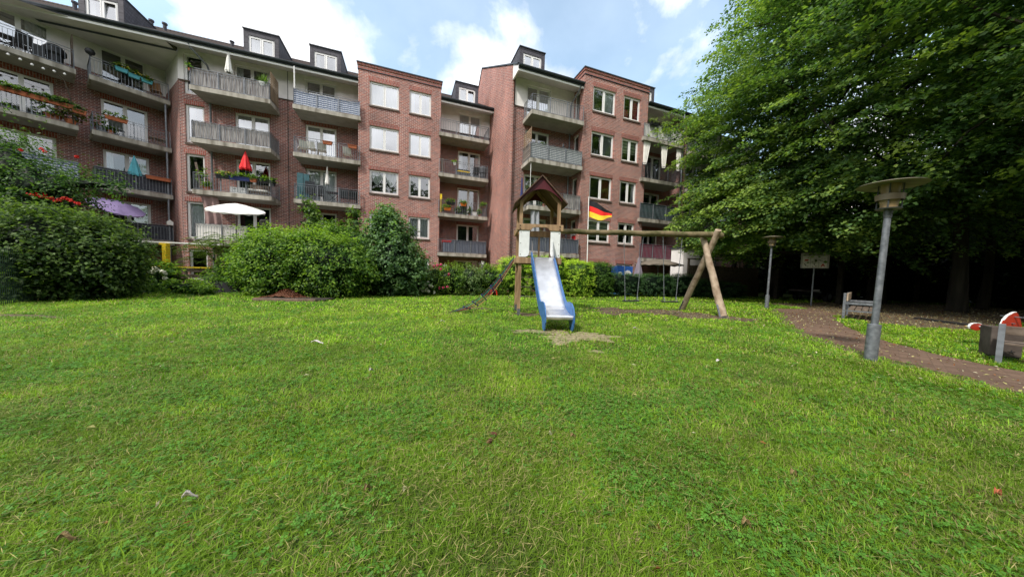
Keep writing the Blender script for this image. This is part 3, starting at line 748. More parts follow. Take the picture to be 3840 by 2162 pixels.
# ------------------------------------------------------------------ ground
def poly_px(pts): return [gp(x, y).to_2d() for x, y in pts]
def inside(P, poly):
    x, y = P[:, 0], P[:, 1]; r = np.zeros(len(P), bool); n = len(poly)
    for i in range(n):
        x0, y0 = poly[i]; x1, y1 = poly[(i + 1) % n]
        c = ((y0 > y) != (y1 > y)) & (x < (x1 - x0) * (y - y0) / (y1 - y0 + 1e-12) + x0); r ^= c
    return r
def q2(pts): return [(2700 + a / 2.071, 800 + b / 2.071) for a, b in pts]
path_near = q2([(430, 742), (490, 775), (560, 860), (700, 950), (900, 1015), (1110, 1082), (1250, 1115), (1500, 1182), (1800, 1252), (2361, 1402)])
path_far = q2([(2361, 1235), (2150, 1200), (1800, 1120), (1500, 1045), (1250, 985), (1110, 935), (960, 878), (890, 830), (900, 782), (780, 738)])
PATH = poly_px(path_near) + [Vector((5.2, 2.4)), Vector((4.2, .3)), Vector((5.6, -.4)), Vector((6.7, 2.6))] + poly_px(path_far)
SOIL = poly_px(q2([(380, 700), (900, 690), (1500, 700), (2361, 740), (2600, 860), (2361, 850), (1900, 905), (1500, 880), (1180, 850), (960, 800), (700, 742)]))
SWINGDIRT = [gp(x, y) for x, y in ((2330, 1166), (2480, 1172), (2640, 1185))]
gm, nt, nd, lk = newmat('lawn_ground')
o_ = N(nt, 'ShaderNodeOutputMaterial'); b = N(nt, 'ShaderNodeBsdfPrincipled'); lk.new(b.outputs[0], o_.inputs[0]); b.inputs['Roughness'].default_value = .95; b.inputs['Specular IOR Level'].default_value = .1
tc = N(nt, 'ShaderNodeTexCoord'); n1 = N(nt, 'ShaderNodeTexNoise'); n1.inputs['Scale'].default_value = 22; n1.inputs['Detail'].default_value = 8; n1.inputs['Roughness'].default_value = .7
n2 = N(nt, 'ShaderNodeTexNoise'); n2.inputs['Scale'].default_value = .5; n2.inputs['Detail'].default_value = 5
for n in (n1, n2): lk.new(tc.outputs['Object'], n.inputs['Vector'])
c1 = N(nt, 'ShaderNodeValToRGB'); lk.new(n1.outputs[0], c1.inputs[0]); e = c1.color_ramp.elements; e[0].position = .36; e[0].color = (.022, .035, .008, 1); e[1].position = .7; e[1].color = (.11, .165, .032, 1)
c2 = N(nt, 'ShaderNodeMapRange'); c2.inputs['From Min'].default_value = .3; c2.inputs['From Max'].default_value = .7; c2.inputs['To Min'].default_value = .8; c2.inputs['To Max'].default_value = 1.2; lk.new(n2.outputs[0], c2.inputs[0])
vs_ = N(nt, 'ShaderNodeVectorMath', operation='SCALE'); lk.new(c1.outputs[0], vs_.inputs[0]); lk.new(c2.outputs[0], vs_.inputs['Scale'])
lk.new(vs_.outputs[0], b.inputs['Base Color'])
M['lawn'] = gm
M['soil'] = mat('bare_soil', (.05, .035, .02), .95, scale=7, col2=(.13, .095, .055), bump=.6)
M['sand'] = mat('worn_sand', (.13, .115, .05), .95, scale=14, col2=(.30, .25, .15), bump=.5)
M['pathbrick'] = brickmat('path_pavers', (.15, .095, .066), (.115, .072, .05), (.115, .076, .054), bw=.2, rh=.1, ms=.004, rough=.9, dark=.7)
# the path lies flat: give its bricks x,y coordinates
_n = M['pathbrick'].node_tree; _br = next(n for n in _n.nodes if n.type == 'TEX_BRICK'); _tc = next(n for n in _n.nodes if n.type == 'TEX_COORD')
_mp = N(_n, 'ShaderNodeMapping'); _mp.inputs['Rotation'].default_value = (0, 0, R(-38)); _n.links.new(_tc.outputs['Object'], _mp.inputs[0]); _n.links.new(_mp.outputs[0], _br.inputs['Vector'])
g = mb('lawn'); g.grid(lambda u, v: (-300 + 600 * u, -150 + 500 * v, 0), 12, 12); tag(g.build('ground'), 'lawn ground between the houses', kind='structure')
def sheet(name, poly, z, m, kind='structure'):
    k = mb(m); k.add([(p[0], p[1], z) for p in poly], [tuple(range(len(poly)))]); o = k.build(name); tag(o, kind=kind); return o
def ragged(poly, step=.18, amp=.07):
    out = []; n = len(poly)
    for i in range(n):
        a, b_ = Vector(poly[i]), Vector(poly[(i + 1) % n]); k = max(1, int((b_ - a).length / step)); nn_ = Vector((-(b_ - a).y, (b_ - a).x)).normalized()
        for j in range(k): out.append(a.lerp(b_, j / k) + nn_ * random.uniform(-amp, amp))
    return out
PATHR = ragged(PATH)
sheet('path', PATHR, .008, 'pathbrick')
sheet('bare_soil', ragged(SOIL, .3, .15), .004, 'soil')
sheet('bare_soil', ragged(path_strip := [p for p in poly_px([(x - 25, y + 7) for x, y in path_near])] + [p for p in reversed(poly_px([(x + 10, y - 4) for x, y in path_near]))], .2, .05), .005, 'soil')
def blob(c, rx, ry, rot=0, n=40, seed=0, jag=.18):
    out = []
    for i in range(n):
        a = 2 * math.pi * i / n; r = 1 + jag * math.sin(3 * a + seed) + jag * .6 * math.sin(7 * a + 2 * seed) + jag * .4 * math.sin(13 * a + seed)
        x, y = rx * r * math.cos(a), ry * r * math.sin(a)
        out.append((c[0] + x * math.cos(rot) - y * math.sin(rot), c[1] + x * math.sin(rot) + y * math.cos(rot)))
    return out
WORN = [blob((1.12, 5.66), .66, .52, 0, seed=1, jag=.38, n=110), blob((1.5, 5.48), .42, .26, .3, seed=5, jag=.35, n=60), blob((1.35, 4.5), .12, .09, 0, seed=4), blob((.35, 5.9), .35, .14, 0, seed=8, jag=.4)]
DIRT = [blob(SWINGDIRT[0], 1.1, .85, .1, seed=2, jag=.3), blob(SWINGDIRT[1], 1.1, .80, .1, seed=5, jag=.3), blob(SWINGDIRT[2], 1.0, .7, .05, seed=3, jag=.3),
        blob(gp(2770, 1198), .65, .28, 0, seed=6, jag=.3), blob(gp(1990, 1180), .55, .32, 0, seed=7), blob(gp(1795, 1157), .5, .16, 0, seed=9), blob(gp(60, 1185), .9, .14, 0, seed=3)]
for i, q in enumerate(DIRT): sheet('bare_soil', q, .006 + .0012 * i, 'soil')
for i, q in enumerate(WORN): sheet('worn_ground', q, .011 + .002 * i, 'sand')

def lawn_pts(n, y0, y1, fac=1.95, pad=.8):
    """uniform per area in the wedge of lawn in front of the camera"""
    u = rng.uniform(size=n); y = np.sqrt(y0 * y0 + u * (y1 * y1 - y0 * y0)); x = rng.uniform(-1, 1, n) * (fac * y + pad)
    return np.stack([x, y], 1)
def keep_lawn(P, edge=1.0):
    k = ~inside(P, PATHR) & ~inside(P, SOIL) & ~(inside(P, path_strip) & (rng.uniform(size=len(P)) < .6))
    d = P @ np.array([MAIN.P.x, MAIN.P.y]); s_ = P @ np.array([MAIN.D.x, MAIN.D.y])
    k &= (d < 16.8) 
    for q in DIRT: k &= ~(inside(P, q) & (rng.uniform(size=len(P)) < .96))
    for q in WORN: k &= ~(inside(P, q) & (rng.uniform(size=len(P)) < .80))
    return k
TAN = np.array([.36, .31, .12]); GA = np.array([.145, .29, .012]); GB = np.array([.285, .425, .022]); GD = np.array([.055, .145, .009])
VA, FA, CA = [], [], []; nv = 0
for n, y0, y1, hh, ww in ((260000, .55, 2.2, .036, .0016), (270000, 2.2, 4.5, .038, .0025), (230000, 4.5, 8, .042, .0046), (170000, 8, 14, .045, .010), (70000, 14, 21, .045, .02)):
    P = lawn_pts(n, y0, y1); P = P[keep_lawn(P)]; n = len(P)
    f4 = fbm(P[:, 0] + .25 * P[:, 1], P[:, 1] * .16, 2.6, 9.0); f5 = fbm(P[:, 0], P[:, 1], 7.0, 2.0)
    kk = rng.uniform(size=n) < np.clip(.80 + .45 * f5 + .25 * f4, .25, 1); P = P[kk]; f4 = f4[kk]; f5 = f5[kk]; n = len(P)
    f1 = fbm(P[:, 0], P[:, 1], 1.1, 1.0); f2 = fbm(P[:, 0], P[:, 1], 3.4, 4.0); f3 = fbm(P[:, 0], P[:, 1], .45, 7.0)
    hgt = hh * np.clip(.85 + .45 * f2 + .35 * f5 + .35 * rng.normal(size=n) + (rng.uniform(size=n) < .04) * .9, .25, 2.6)
    a = rng.uniform(0, 2 * np.pi, n) * .75 + f1 * 2.0; tl = np.clip(rng.normal(.95, .35, n), .15, 1.45)
    dr = np.stack([np.cos(a), np.sin(a)], 1)
    tip = np.concatenate([P + dr * (hgt * np.sin(tl) * 1.5)[:, None], (hgt * np.cos(tl) + .004)[:, None]], 1)
    midp = np.concatenate([P + dr * (hgt * np.sin(tl) * .55)[:, None], (hgt * np.cos(tl) * .75 + .003)[:, None]], 1)
    sd_ = np.stack([-dr[:, 1], dr[:, 0], np.zeros(n)], 1) * (ww * rng.uniform(.6, 1.4, n))[:, None]
    base = np.concatenate([P, np.full((n, 1), -.002)], 1)
    V = np.stack([base - sd_, base + sd_, midp - sd_ * .85, midp + sd_ * .85, tip - sd_ * .12, tip + sd_ * .12], 1).reshape(-1, 3)
    i6 = (np.arange(n) * 6)[:, None]
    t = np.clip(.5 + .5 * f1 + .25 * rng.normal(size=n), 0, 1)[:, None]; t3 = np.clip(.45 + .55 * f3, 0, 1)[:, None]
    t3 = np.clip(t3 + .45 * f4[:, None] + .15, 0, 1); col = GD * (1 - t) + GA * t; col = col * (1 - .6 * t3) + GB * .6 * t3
    dry = (rng.uniform(size=n) < .10 + .16 * np.clip(f2, 0, 1) + .14 * np.clip(f4, 0, 1))[:, None]
    col = np.where(dry, TAN * rng.uniform(.5, 1.1, (n, 1)), col) * rng.uniform(.65, 1.3, (n, 1))
    col = col * (.78 + .58 * np.clip((y0 - .5) / 6, 0, 1)) * np.clip(1 + .30 * fbm(P[:, 0:1], P[:, 1:2], 2.1, 31.0) + .22 * f5[:, None], .5, 1.5)  # blades painted brighter with distance, for the lit far lawn
    VA.append(V); FA.append(np.concatenate([i6 + np.array([0, 1, 3, 2]), i6 + np.array([2, 3, 5, 4])]) + nv); CA.append(np.repeat(col, 6, 0)); nv += len(V)
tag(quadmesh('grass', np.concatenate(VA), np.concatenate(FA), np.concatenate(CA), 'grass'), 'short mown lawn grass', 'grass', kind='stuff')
# clover leaves in patches
VA, FA, CA = [], [], []; nv = 0
for n, y0, y1, sz in ((60000, .6, 3, .013), (60000, 3, 7, .02), (40000, 7, 14, .035)):
    P = lawn_pts(n, y0, y1); f = fbm(P[:, 0], P[:, 1], 1.9, 12.0) + .5 * fbm(P[:, 0], P[:, 1], 5, 3.0)
    P = P[keep_lawn(P) & (f + .35 * rng.normal(size=n) > .18)]; n = len(P)
    cz = rng.uniform(.022, .048, n); a0 = rng.uniform(0, 6.28, n); tone = rng.uniform(.7, 1.35, (n, 1)); sc_ = rng.uniform(.6, 1.3, n)
    til = rng.normal(size=(n, 2)) * .3
    for k in range(3):
        a = a0 + k * 2.094; dr = np.stack([np.cos(a), np.sin(a)], 1); pr_ = np.stack([-dr[:, 1], dr[:, 0]], 1)
        def pt(r, s_):
            q = dr * (r * sz * sc_)[:, None] + pr_ * (s_ * sz * sc_)[:, None]
            return np.concatenate([P + q, (cz + np.sum(q * til, 1))[:, None]], 1)
        V = np.stack([pt(.05, 0), pt(.6, -.48), pt(1.0, 0), pt(.6, .48)], 1).reshape(-1, 3)
        VA.append(V); FA.append(np.arange(4 * n).reshape(n, 4) + nv); nv += 4 * n
        CA.append(np.repeat(np.array([.08, .20, .022]) * tone, 4, 0))
tag(quadmesh('clover', np.concatenate(VA), np.concatenate(FA), np.concatenate(CA), 'grass'), 'clover leaves growing through the lawn', 'clover', kind='stuff')
# dry clippings lying on the lawn
VA, FA, CA = [], [], []; nv = 0
for n, y0, y1, L, ww in ((34000, .6, 3, .062, .0012), (36000, 3, 7, .08, .0022), (20000, 7, 15, .10, .0045)):
    P = lawn_pts(n, y0, y1); f = fbm(P[:, 0], P[:, 1], 1.4, 21.0); P = P[keep_lawn(P) & (f + .5 * rng.normal(size=n) > .1)]; n = len(P)
    a = rng.normal(.5, .9, n); dr = np.stack([np.cos(a), np.sin(a), rng.normal(size=n) * .2], 1); s_ = np.stack([-dr[:, 1], dr[:, 0], np.zeros(n)], 1) * ww
    c = np.concatenate([P, rng.uniform(.03, .055, (n, 1))], 1); l = (L * rng.uniform(.4, 1.3, n))[:, None] / 2
    V = np.stack([c - dr * l, c + s_, c + dr * l, c - s_], 1).reshape(-1, 3)
    VA.append(V); FA.append(np.arange(4 * n).reshape(n, 4) + nv); nv += 4 * n; CA.append(np.repeat(TAN * rng.uniform(.45, 1.25, (n, 1)), 4, 0))
tag(quadmesh('grass_clippings', np.concatenate(VA), np.concatenate(FA), np.concatenate(CA), 'dryleaf'), 'dry straw-coloured clippings lying on the lawn', 'clippings', kind='stuff')
# fallen leaves: thick under the trees, sparse on the lawn
def area_pts(n, poly):
    xs = [p[0] for p in poly]; ys = [p[1] for p in poly]
    P = np.stack([rng.uniform(min(xs), max(xs), n), rng.uniform(min(ys), max(ys), n)], 1); return P[inside(P, poly)]
Pl = np.concatenate([area_pts(16000, SOIL), area_pts(3600, PATH), lawn_pts(1900, .8, 12)])
Pl = np.concatenate([Pl, area_pts(2500, poly_px([(2300, 1150), (2800, 1150), (2880, 1215), (2300, 1195)])), np.stack([rng.uniform(4, 13, 1500), rng.uniform(3, 12, 1500)], 1)])
n = len(Pl); P3 = np.concatenate([Pl, rng.uniform(.012, .035, (n, 1))], 1); P3[16000:, 2] += .015
t = rng.uniform(size=(n, 1)); colr = np.where(t < .50, np.array([.46, .41, .16]), np.where(t < .78, np.array([.28, .11, .035]), np.array([.55, .50, .34]))) * rng.uniform(.5, 1.1, (n, 1))
V, F, K = leaves(P3, np.array([0, 0, 1.]) + .45 * rng.normal(size=(n, 3)), .048, colr, .40)
tag(quadmesh('fallen_leaves', V, F, K, 'dryleaf'), 'yellow and brown fallen leaves under the trees', 'fallen leaves', kind='stuff')

# ------------------------------------------------------------------ vegetation
def rot_rand(n): return norm(rng.normal(size=(n, 3)))
def foliage(cen, rad, nspray, nleaf, lsize, pal, core=.80, lump=.18, spray=.28, seed=0, flat=0.0, box=0.0, asp=.62, droop=.15, bottom=.0, outer=.86, wild=.12, clip=None):
    """bush foliage: sprays of leaves on a lumpy outline, with light tips and dark inside"""
    d = rot_rand(nspray); 
    if box:      # towards a clipped box shape
        mxx = np.max(np.abs(d), 1, keepdims=True); d = d * ((1 - box) + box / mxx * .8)
    lumpf = 1 + lump * (np.sin(d[:, 0] * 5 + seed) * np.cos(d[:, 1] * 4 + seed * 2) + .6 * np.sin(d[:, 2] * 8 + seed * 3) * np.sin(d[:, 0] * 7)) 
    rr = rng.uniform(outer, 1.0, nspray) * lumpf * (1 + (rng.uniform(size=nspray) < .12) * rng.uniform(0, wild * 2.2, nspray))
    cen = np.array(cen); rad = np.array(rad)
    S = cen + d * rad * rr[:, None]
    S[:, 2] = np.maximum(S[:, 2], bottom + .03)
    if clip is not None: k = clip(S); S = S[k]; d = d[k]
    ns = len(S); out = norm(d * (1 / rad))
    sd_ = norm(out + np.array([0, 0, -.1]) + .35 * rng.normal(size=(ns, 3)))
    i = np.repeat(np.arange(ns), nleaf); n = len(i)
    along = rng.uniform(-.9, 1.0, (n, 1)); P = S[i] + sd_[i] * along * spray + rng.normal(size=(n, 3)) * spray * .28 * np.array([1, 1, .7])
    P[:, 2] = np.maximum(P[:, 2] - np.maximum(along[:, 0], 0) ** 2 * spray * droop, bottom + .01)
    Nn = norm(.55 * out[i] + np.array([0, 0, .75 + flat]) + .55 * rng.normal(size=(n, 3)))
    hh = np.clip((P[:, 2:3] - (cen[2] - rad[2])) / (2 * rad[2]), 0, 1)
    lightness = np.clip(.30 + .35 * (along + .2) + .35 * hh + .18 * rng.normal(size=(n, 1)) + (.22 * rng.normal(size=(ns, 1)))[i], 0, 1)  # light and shade in the leaf colour: tips and top lighter, inside darker
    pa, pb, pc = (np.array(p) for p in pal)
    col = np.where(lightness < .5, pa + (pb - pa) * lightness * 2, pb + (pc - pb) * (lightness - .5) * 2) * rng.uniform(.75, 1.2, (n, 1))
    V, F, K = leaves(P, Nn, lsize, col, asp, tipdir=sd_[i])
    return V, F, K
def lumpball(cen, rad, col, seed=0, nu=26, nv=14, lump=.12, box=0.0):
    m = MB(); vs = []
    for j in range(nv + 1):
        for i in range(nu):
            a = 2 * math.pi * i / nu; b = -math.pi / 2 + math.pi * j / nv
            d = np.array([math.cos(a) * math.cos(b), math.sin(a) * math.cos(b), math.sin(b)])
            if box: d = d * ((1 - box) + box / np.max(np.abs(d)) * .8)
            k = 1 + lump * (math.sin(d[0] * 5 + seed) * math.cos(d[1] * 4 + seed * 2) + .6 * math.sin(d[2] * 8 + seed * 3) * math.sin(d[0] * 7))
            vs.append((cen[0] + d[0] * rad[0] * k, cen[1] + d[1] * rad[1] * k, max(.0, cen[2] + d[2] * rad[2] * k)))
    F = [(j * nu + i, j * nu + (i + 1) % nu, (j + 1) * nu + (i + 1) % nu, (j + 1) * nu + i) for j in range(nv) for i in range(nu)]
    V = np.array(vs); return V, np.array(F), np.tile(np.array(col), (len(V), 1))
def merge(parts):
    V, F, K = [], [], []; n = 0
    for v, f, k in parts: V.append(v); F.append(f + n); K.append(k); n += len(v)
    return np.concatenate(V), np.concatenate(F), np.concatenate(K)
def rotz(V, c, a):
    if not a: return V
    V = V.copy(); x, y = V[:, 0] - c[0], V[:, 1] - c[1]; V[:, 0] = c[0] + x * math.cos(a) - y * math.sin(a); V[:, 1] = c[1] + x * math.sin(a) + y * math.cos(a); return V

HORN = ((.018, .052, .012), (.065, .155, .022), (.22, .35, .045))
HORN2 = ((.009, .022, .008), (.034, .078, .018), (.12, .19, .045))
DARK = ((.010, .025, .008), (.025, .06, .014), (.07, .12, .03))
LAUREL = ((.014, .045, .012), (.045, .12, .024), (.13, .23, .045))
THUJA = ((.08, .18, .02), (.28, .48, .045), (.56, .72, .08))
YEW = ((.008, .028, .012), (.035, .09, .035), (.10, .19, .075))
LIME = ((.034, .078, .028), (.095, .18, .052), (.25, .345, .07))
def bush(name, label, cat, base, rad, h, nspray, nleaf, ls, pal, stems=5, group=None, parts=None, rz=0, zc=None, **kw):
    """a bush: foliage mesh + stems, base at ground; extra lobes in parts"""
    t = thing(name, label, cat, (base[0], base[1], 0), rz, group)
    lobes = parts or [((0, 0, h / 2), (rad[0], rad[1], h / 2), 1.0)]
    A = []
    for c, r, fr in lobes:
        A.append(foliage(c, r, int(nspray * fr), nleaf, ls, pal, seed=kw.get('seed', 0) + c[0], **{k: v for k, v in kw.items() if k not in ('seed', 'corek')}))
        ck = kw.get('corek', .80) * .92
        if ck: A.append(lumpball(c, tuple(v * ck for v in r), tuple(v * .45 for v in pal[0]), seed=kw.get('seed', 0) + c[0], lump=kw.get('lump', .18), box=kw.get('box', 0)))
    V, F, K = merge(A); quadmesh('foliage', V, F, K, 'leaf', t)
    m = mb('twig')
    for i in range(stems):
        a = random.uniform(0, 6.28); r_ = random.uniform(.05, .5)
        x, y = rad[0] * r_ * math.cos(a) * .5, rad[1] * r_ * math.sin(a) * .5
        m.tube([(x, y, 0), (x * 1.3, y * 1.3, h * .35), (x * 1.9, y * 1.9, h * .7)], [.03, .022, .01], 6)
    m.build('stem', t)
    return t

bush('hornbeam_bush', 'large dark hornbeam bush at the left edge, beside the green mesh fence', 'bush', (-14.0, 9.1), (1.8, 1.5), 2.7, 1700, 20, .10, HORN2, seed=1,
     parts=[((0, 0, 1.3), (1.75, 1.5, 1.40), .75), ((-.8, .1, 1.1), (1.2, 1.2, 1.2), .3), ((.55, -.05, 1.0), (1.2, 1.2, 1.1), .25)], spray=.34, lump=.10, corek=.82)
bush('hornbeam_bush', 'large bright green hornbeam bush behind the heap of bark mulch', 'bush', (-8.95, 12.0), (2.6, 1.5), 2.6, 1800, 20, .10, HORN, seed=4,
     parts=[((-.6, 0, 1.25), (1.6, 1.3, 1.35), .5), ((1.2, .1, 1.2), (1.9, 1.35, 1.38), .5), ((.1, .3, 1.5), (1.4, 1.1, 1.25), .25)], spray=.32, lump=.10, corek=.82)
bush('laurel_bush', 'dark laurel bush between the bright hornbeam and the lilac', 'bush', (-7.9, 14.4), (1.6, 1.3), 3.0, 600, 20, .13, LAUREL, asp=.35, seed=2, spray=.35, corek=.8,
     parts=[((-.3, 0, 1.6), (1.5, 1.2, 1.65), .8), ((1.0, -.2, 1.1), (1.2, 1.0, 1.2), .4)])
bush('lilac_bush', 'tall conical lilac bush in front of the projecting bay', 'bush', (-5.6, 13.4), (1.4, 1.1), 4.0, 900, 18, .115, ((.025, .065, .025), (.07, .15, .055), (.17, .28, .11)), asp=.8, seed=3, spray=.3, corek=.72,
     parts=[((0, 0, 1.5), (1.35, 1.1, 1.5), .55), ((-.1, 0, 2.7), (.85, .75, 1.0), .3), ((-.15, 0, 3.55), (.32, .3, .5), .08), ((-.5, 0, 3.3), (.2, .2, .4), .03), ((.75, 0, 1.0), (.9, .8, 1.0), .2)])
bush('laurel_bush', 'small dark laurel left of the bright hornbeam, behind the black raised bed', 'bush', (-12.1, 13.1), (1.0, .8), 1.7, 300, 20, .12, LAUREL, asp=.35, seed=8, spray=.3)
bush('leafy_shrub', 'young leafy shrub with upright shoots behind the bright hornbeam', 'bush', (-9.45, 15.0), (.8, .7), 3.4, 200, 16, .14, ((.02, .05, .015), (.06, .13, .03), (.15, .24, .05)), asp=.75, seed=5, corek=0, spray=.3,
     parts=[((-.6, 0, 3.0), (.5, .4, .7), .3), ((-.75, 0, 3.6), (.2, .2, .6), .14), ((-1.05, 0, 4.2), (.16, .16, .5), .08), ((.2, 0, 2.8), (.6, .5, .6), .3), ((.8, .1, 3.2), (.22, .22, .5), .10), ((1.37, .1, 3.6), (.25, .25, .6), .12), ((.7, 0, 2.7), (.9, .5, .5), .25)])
# feathery sumac
def sumac(base, label, n=120, seed=0, R_=1.3, h=2.7):
    t = thing('sumac_shrub', label, 'shrub', (base[0], base[1], 0)); V_, A = [], []
    for i in range(n):
        a = random.uniform(0, 6.28); q = random.uniform(.1, 1); st = Vector((math.cos(a) * q * R_ * .6, math.sin(a) * q * R_ * .6, h * random.uniform(.55, 1.0) * (1 - .25 * q)))
        L = random.uniform(.5, .85); dr = Vector((math.cos(a), math.sin(a), random.uniform(.1, .5))).normalized()
        pts = []; nrm = []; tip = []
        for k in range(15):
            u = k / 14; p = st + dr * L * u + Vector((0, 0, -.5 * L * u * u)); sd2 = dr.cross(Vector((0, 0, 1))).normalized()
            for s_ in (-1, 1):
                pts.append(p + sd2 * s_ * .085 * (1 - .5 * u)); nrm.append((0.1 * s_, 0, 1)); tip.append(tuple(sd2 * s_ + dr * .5))
        P = np.array(pts); nn = len(P); tone = random.uniform(.6, 1.3)
        A.append(leaves(P, np.array(nrm, float) + .15 * rng.normal(size=(nn, 3)), .17, np.tile(np.array([.085, .145, .022]) * tone, (nn, 1)), .2, tipdir=np.array(tip) * 2))
    quadmesh('foliage', *merge(A), 'leaf', t)
    m = mb('twig')
    for i in range(7):
        a = i * .9; m.tube([(0, 0, 0), (math.cos(a) * .25, math.sin(a) * .25, h * .4), (math.cos(a) * R_ * .5, math.sin(a) * R_ * .5, h * .8)], [.035, .025, .012], 6)
    m.build('stem', t)
sumac((-13.3, 13.6), 'feathery sumac in front of the white open parasol', 190, h=2.75, R_=2.0)
sumac((-10.5, 13.9), 'feathery sumac rising over the top of the bright hornbeam bush', 150, h=3.05, R_=1.9)
# roses and hydrangeas in front of the recess
def flowers(t, spots, col, r, n=14, name='blossom'):
    for (x, y, z) in spots:
        P = np.array([[x, y, z]]) + rot_rand(n) * r * .7; k = np.tile(np.array(col), (n, 1)) * rng.uniform(.75, 1.1, (n, 1))
        quadmesh(name, *leaves(P, P - np.array([[x, y, z]]) + np.array([0, -.2 * r, .2 * r]), r * 1.1, k, 1.0), 'petal', t)
def spots_px(pts, depth, base):
    out = []
    for px, py in pts:
        q = ray(px, py); X = EYE + q * (depth / q.y); out.append((X.x - base[0], X.y - base[1], X.z))
    return out
WHITE_ = (.75, .74, .62); PINK = (.65, .08, .18)
def cs_(pts): return [(1330 + a / 2.589, 620 + b / 2.589) for a, b in pts]
B_ = (-4.0, 14.6)
t = bush('rose_bush', 'rose bush with white and deep pink blossoms below the recessed balconies', 'bush', B_, (1.1, .7), 1.5, 420, 18, .075, HORN, seed=6, parts=[((-.1, 0, .65), (.95, .7, .75), .6), ((.9, 0, .75), (.8, .6, .75), .5)], spray=.22)
flowers(t, spots_px(cs_([(637, 1047), (692, 1024), (713, 1012), (648, 1080), (605, 1102), (640, 1133), (708, 1135), (686, 1158), (745, 1172), (640, 1195), (665, 1190), (662, 1215), (690, 1215), (700, 1200), (718, 1222), (635, 1200), (772, 1232), (735, 1165)]), 13.75, B_), WHITE_, .085)
flowers(t, spots_px(cs_([(803, 968), (838, 962), (768, 980), (835, 1007), (914, 1057), (862, 1182), (825, 1188), (900, 1178)]), 13.75, B_), PINK, .075)
bush('leafy_shrub', 'loose shrub with tiny cream flowers right of the rose bush', 'bush', (-2.2, 15.0), (.8, .6), 1.45, 260, 18, .075, ((.03, .07, .02), (.08, .16, .04), (.22, .30, .12)), seed=9, spray=.22)
bush('leafy_shrub', 'rounded green shrub beside the small red chair', 'bush', (-1.15, 15.6), (.85, .7), 1.55, 280, 18, .08, HORN, seed=10, spray=.22)
# clipped thuja hedge behind the play tower, in three plants
for i, (x, y, rx, ry, hh, lab, pal) in enumerate(((.05, 15.9, .95, .85, 2.15, 'light green clipped thuja left of the play tower ladder', THUJA), (1.9, 15.9, 1.25, .9, 2.3, 'light green clipped thuja directly behind the slide', THUJA), (3.55, 16.1, 1.0, .85, 2.12, 'light green clipped thuja between the slide and the flagpole', THUJA), (4.9, 16.5, .75, .8, 2.05, 'darker end plant of the clipped thuja hedge beside the low yew hedge', ((.015, .05, .01), (.05, .12, .02), (.12, .22, .035))))):
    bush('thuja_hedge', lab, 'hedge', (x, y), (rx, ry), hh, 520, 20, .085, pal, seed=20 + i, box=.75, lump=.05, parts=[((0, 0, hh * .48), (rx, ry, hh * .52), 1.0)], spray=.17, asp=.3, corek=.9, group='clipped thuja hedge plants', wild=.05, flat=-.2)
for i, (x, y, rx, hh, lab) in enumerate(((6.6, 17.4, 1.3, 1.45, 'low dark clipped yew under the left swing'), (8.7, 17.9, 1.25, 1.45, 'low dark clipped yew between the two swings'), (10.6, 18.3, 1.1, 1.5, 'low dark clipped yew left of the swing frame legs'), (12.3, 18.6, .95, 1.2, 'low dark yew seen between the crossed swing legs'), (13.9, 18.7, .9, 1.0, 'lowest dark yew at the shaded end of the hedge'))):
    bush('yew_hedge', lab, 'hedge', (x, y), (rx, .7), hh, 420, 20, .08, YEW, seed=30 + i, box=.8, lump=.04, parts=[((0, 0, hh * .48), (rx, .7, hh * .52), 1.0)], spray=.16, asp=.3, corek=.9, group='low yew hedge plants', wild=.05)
# far left: rose tree, dark conifer, climbing plants
bush('climbing_rose', 'tall loose rose bush with red blossoms in front of the angled wing', 'bush', (-19.0, 11.6), (2.2, 1.3), 6.3, 820, 18, .10, ((.012, .035, .012), (.035, .09, .025), (.09, .17, .035)), seed=11, corek=.6, lump=.25,
     parts=[((-1.2, 0, 4.5), (1.7, 1.2, 1.7), .4), ((.6, -.1, 3.9), (1.6, 1.0, 1.1), .3), ((-.4, 0, 2.7), (2.4, 1.2, 1.6), .4), ((2.6, -.2, 4.1), (1.3, .4, .2), .06)], spray=.4, wild=.3)
rb = bpy.data.objects['foliage'].parent
t = next(o for o in C.objects if o.name.startswith('climbing_rose'))
def ll(pts): return [(a / 2.417, 550 + b / 2.417) for a, b in pts]
flowers(t, spots_px(ll([(280, 432), (335, 430), (372, 450), (430, 465), (470, 462), (530, 478), (590, 465), (620, 478), (650, 492), (690, 505), (712, 515), (500, 490), (405, 432), (405, 45), (695, 90), (375, 20), (185, 30)]), 10.9, (-19.0, 11.6)), (.60, .03, .02), .065, 12)
flowers(t, spots_px(ll([(250, 425), (265, 436), (310, 440), (352, 440), (455, 470), (560, 470), (575, 460), (640, 480), (665, 500), (545, 490)]), 10.9, (-19.0, 11.6)), (.60, .05, .03), .05, 10)
bush('conifer_shrub', 'dark spreading conifer behind the hornbeam at the left edge', 'shrub', (-19.6, 11.9), (1.8, 1.4), 3.3, 420, 18, .12, DARK, asp=.3, seed=12, spray=.4)
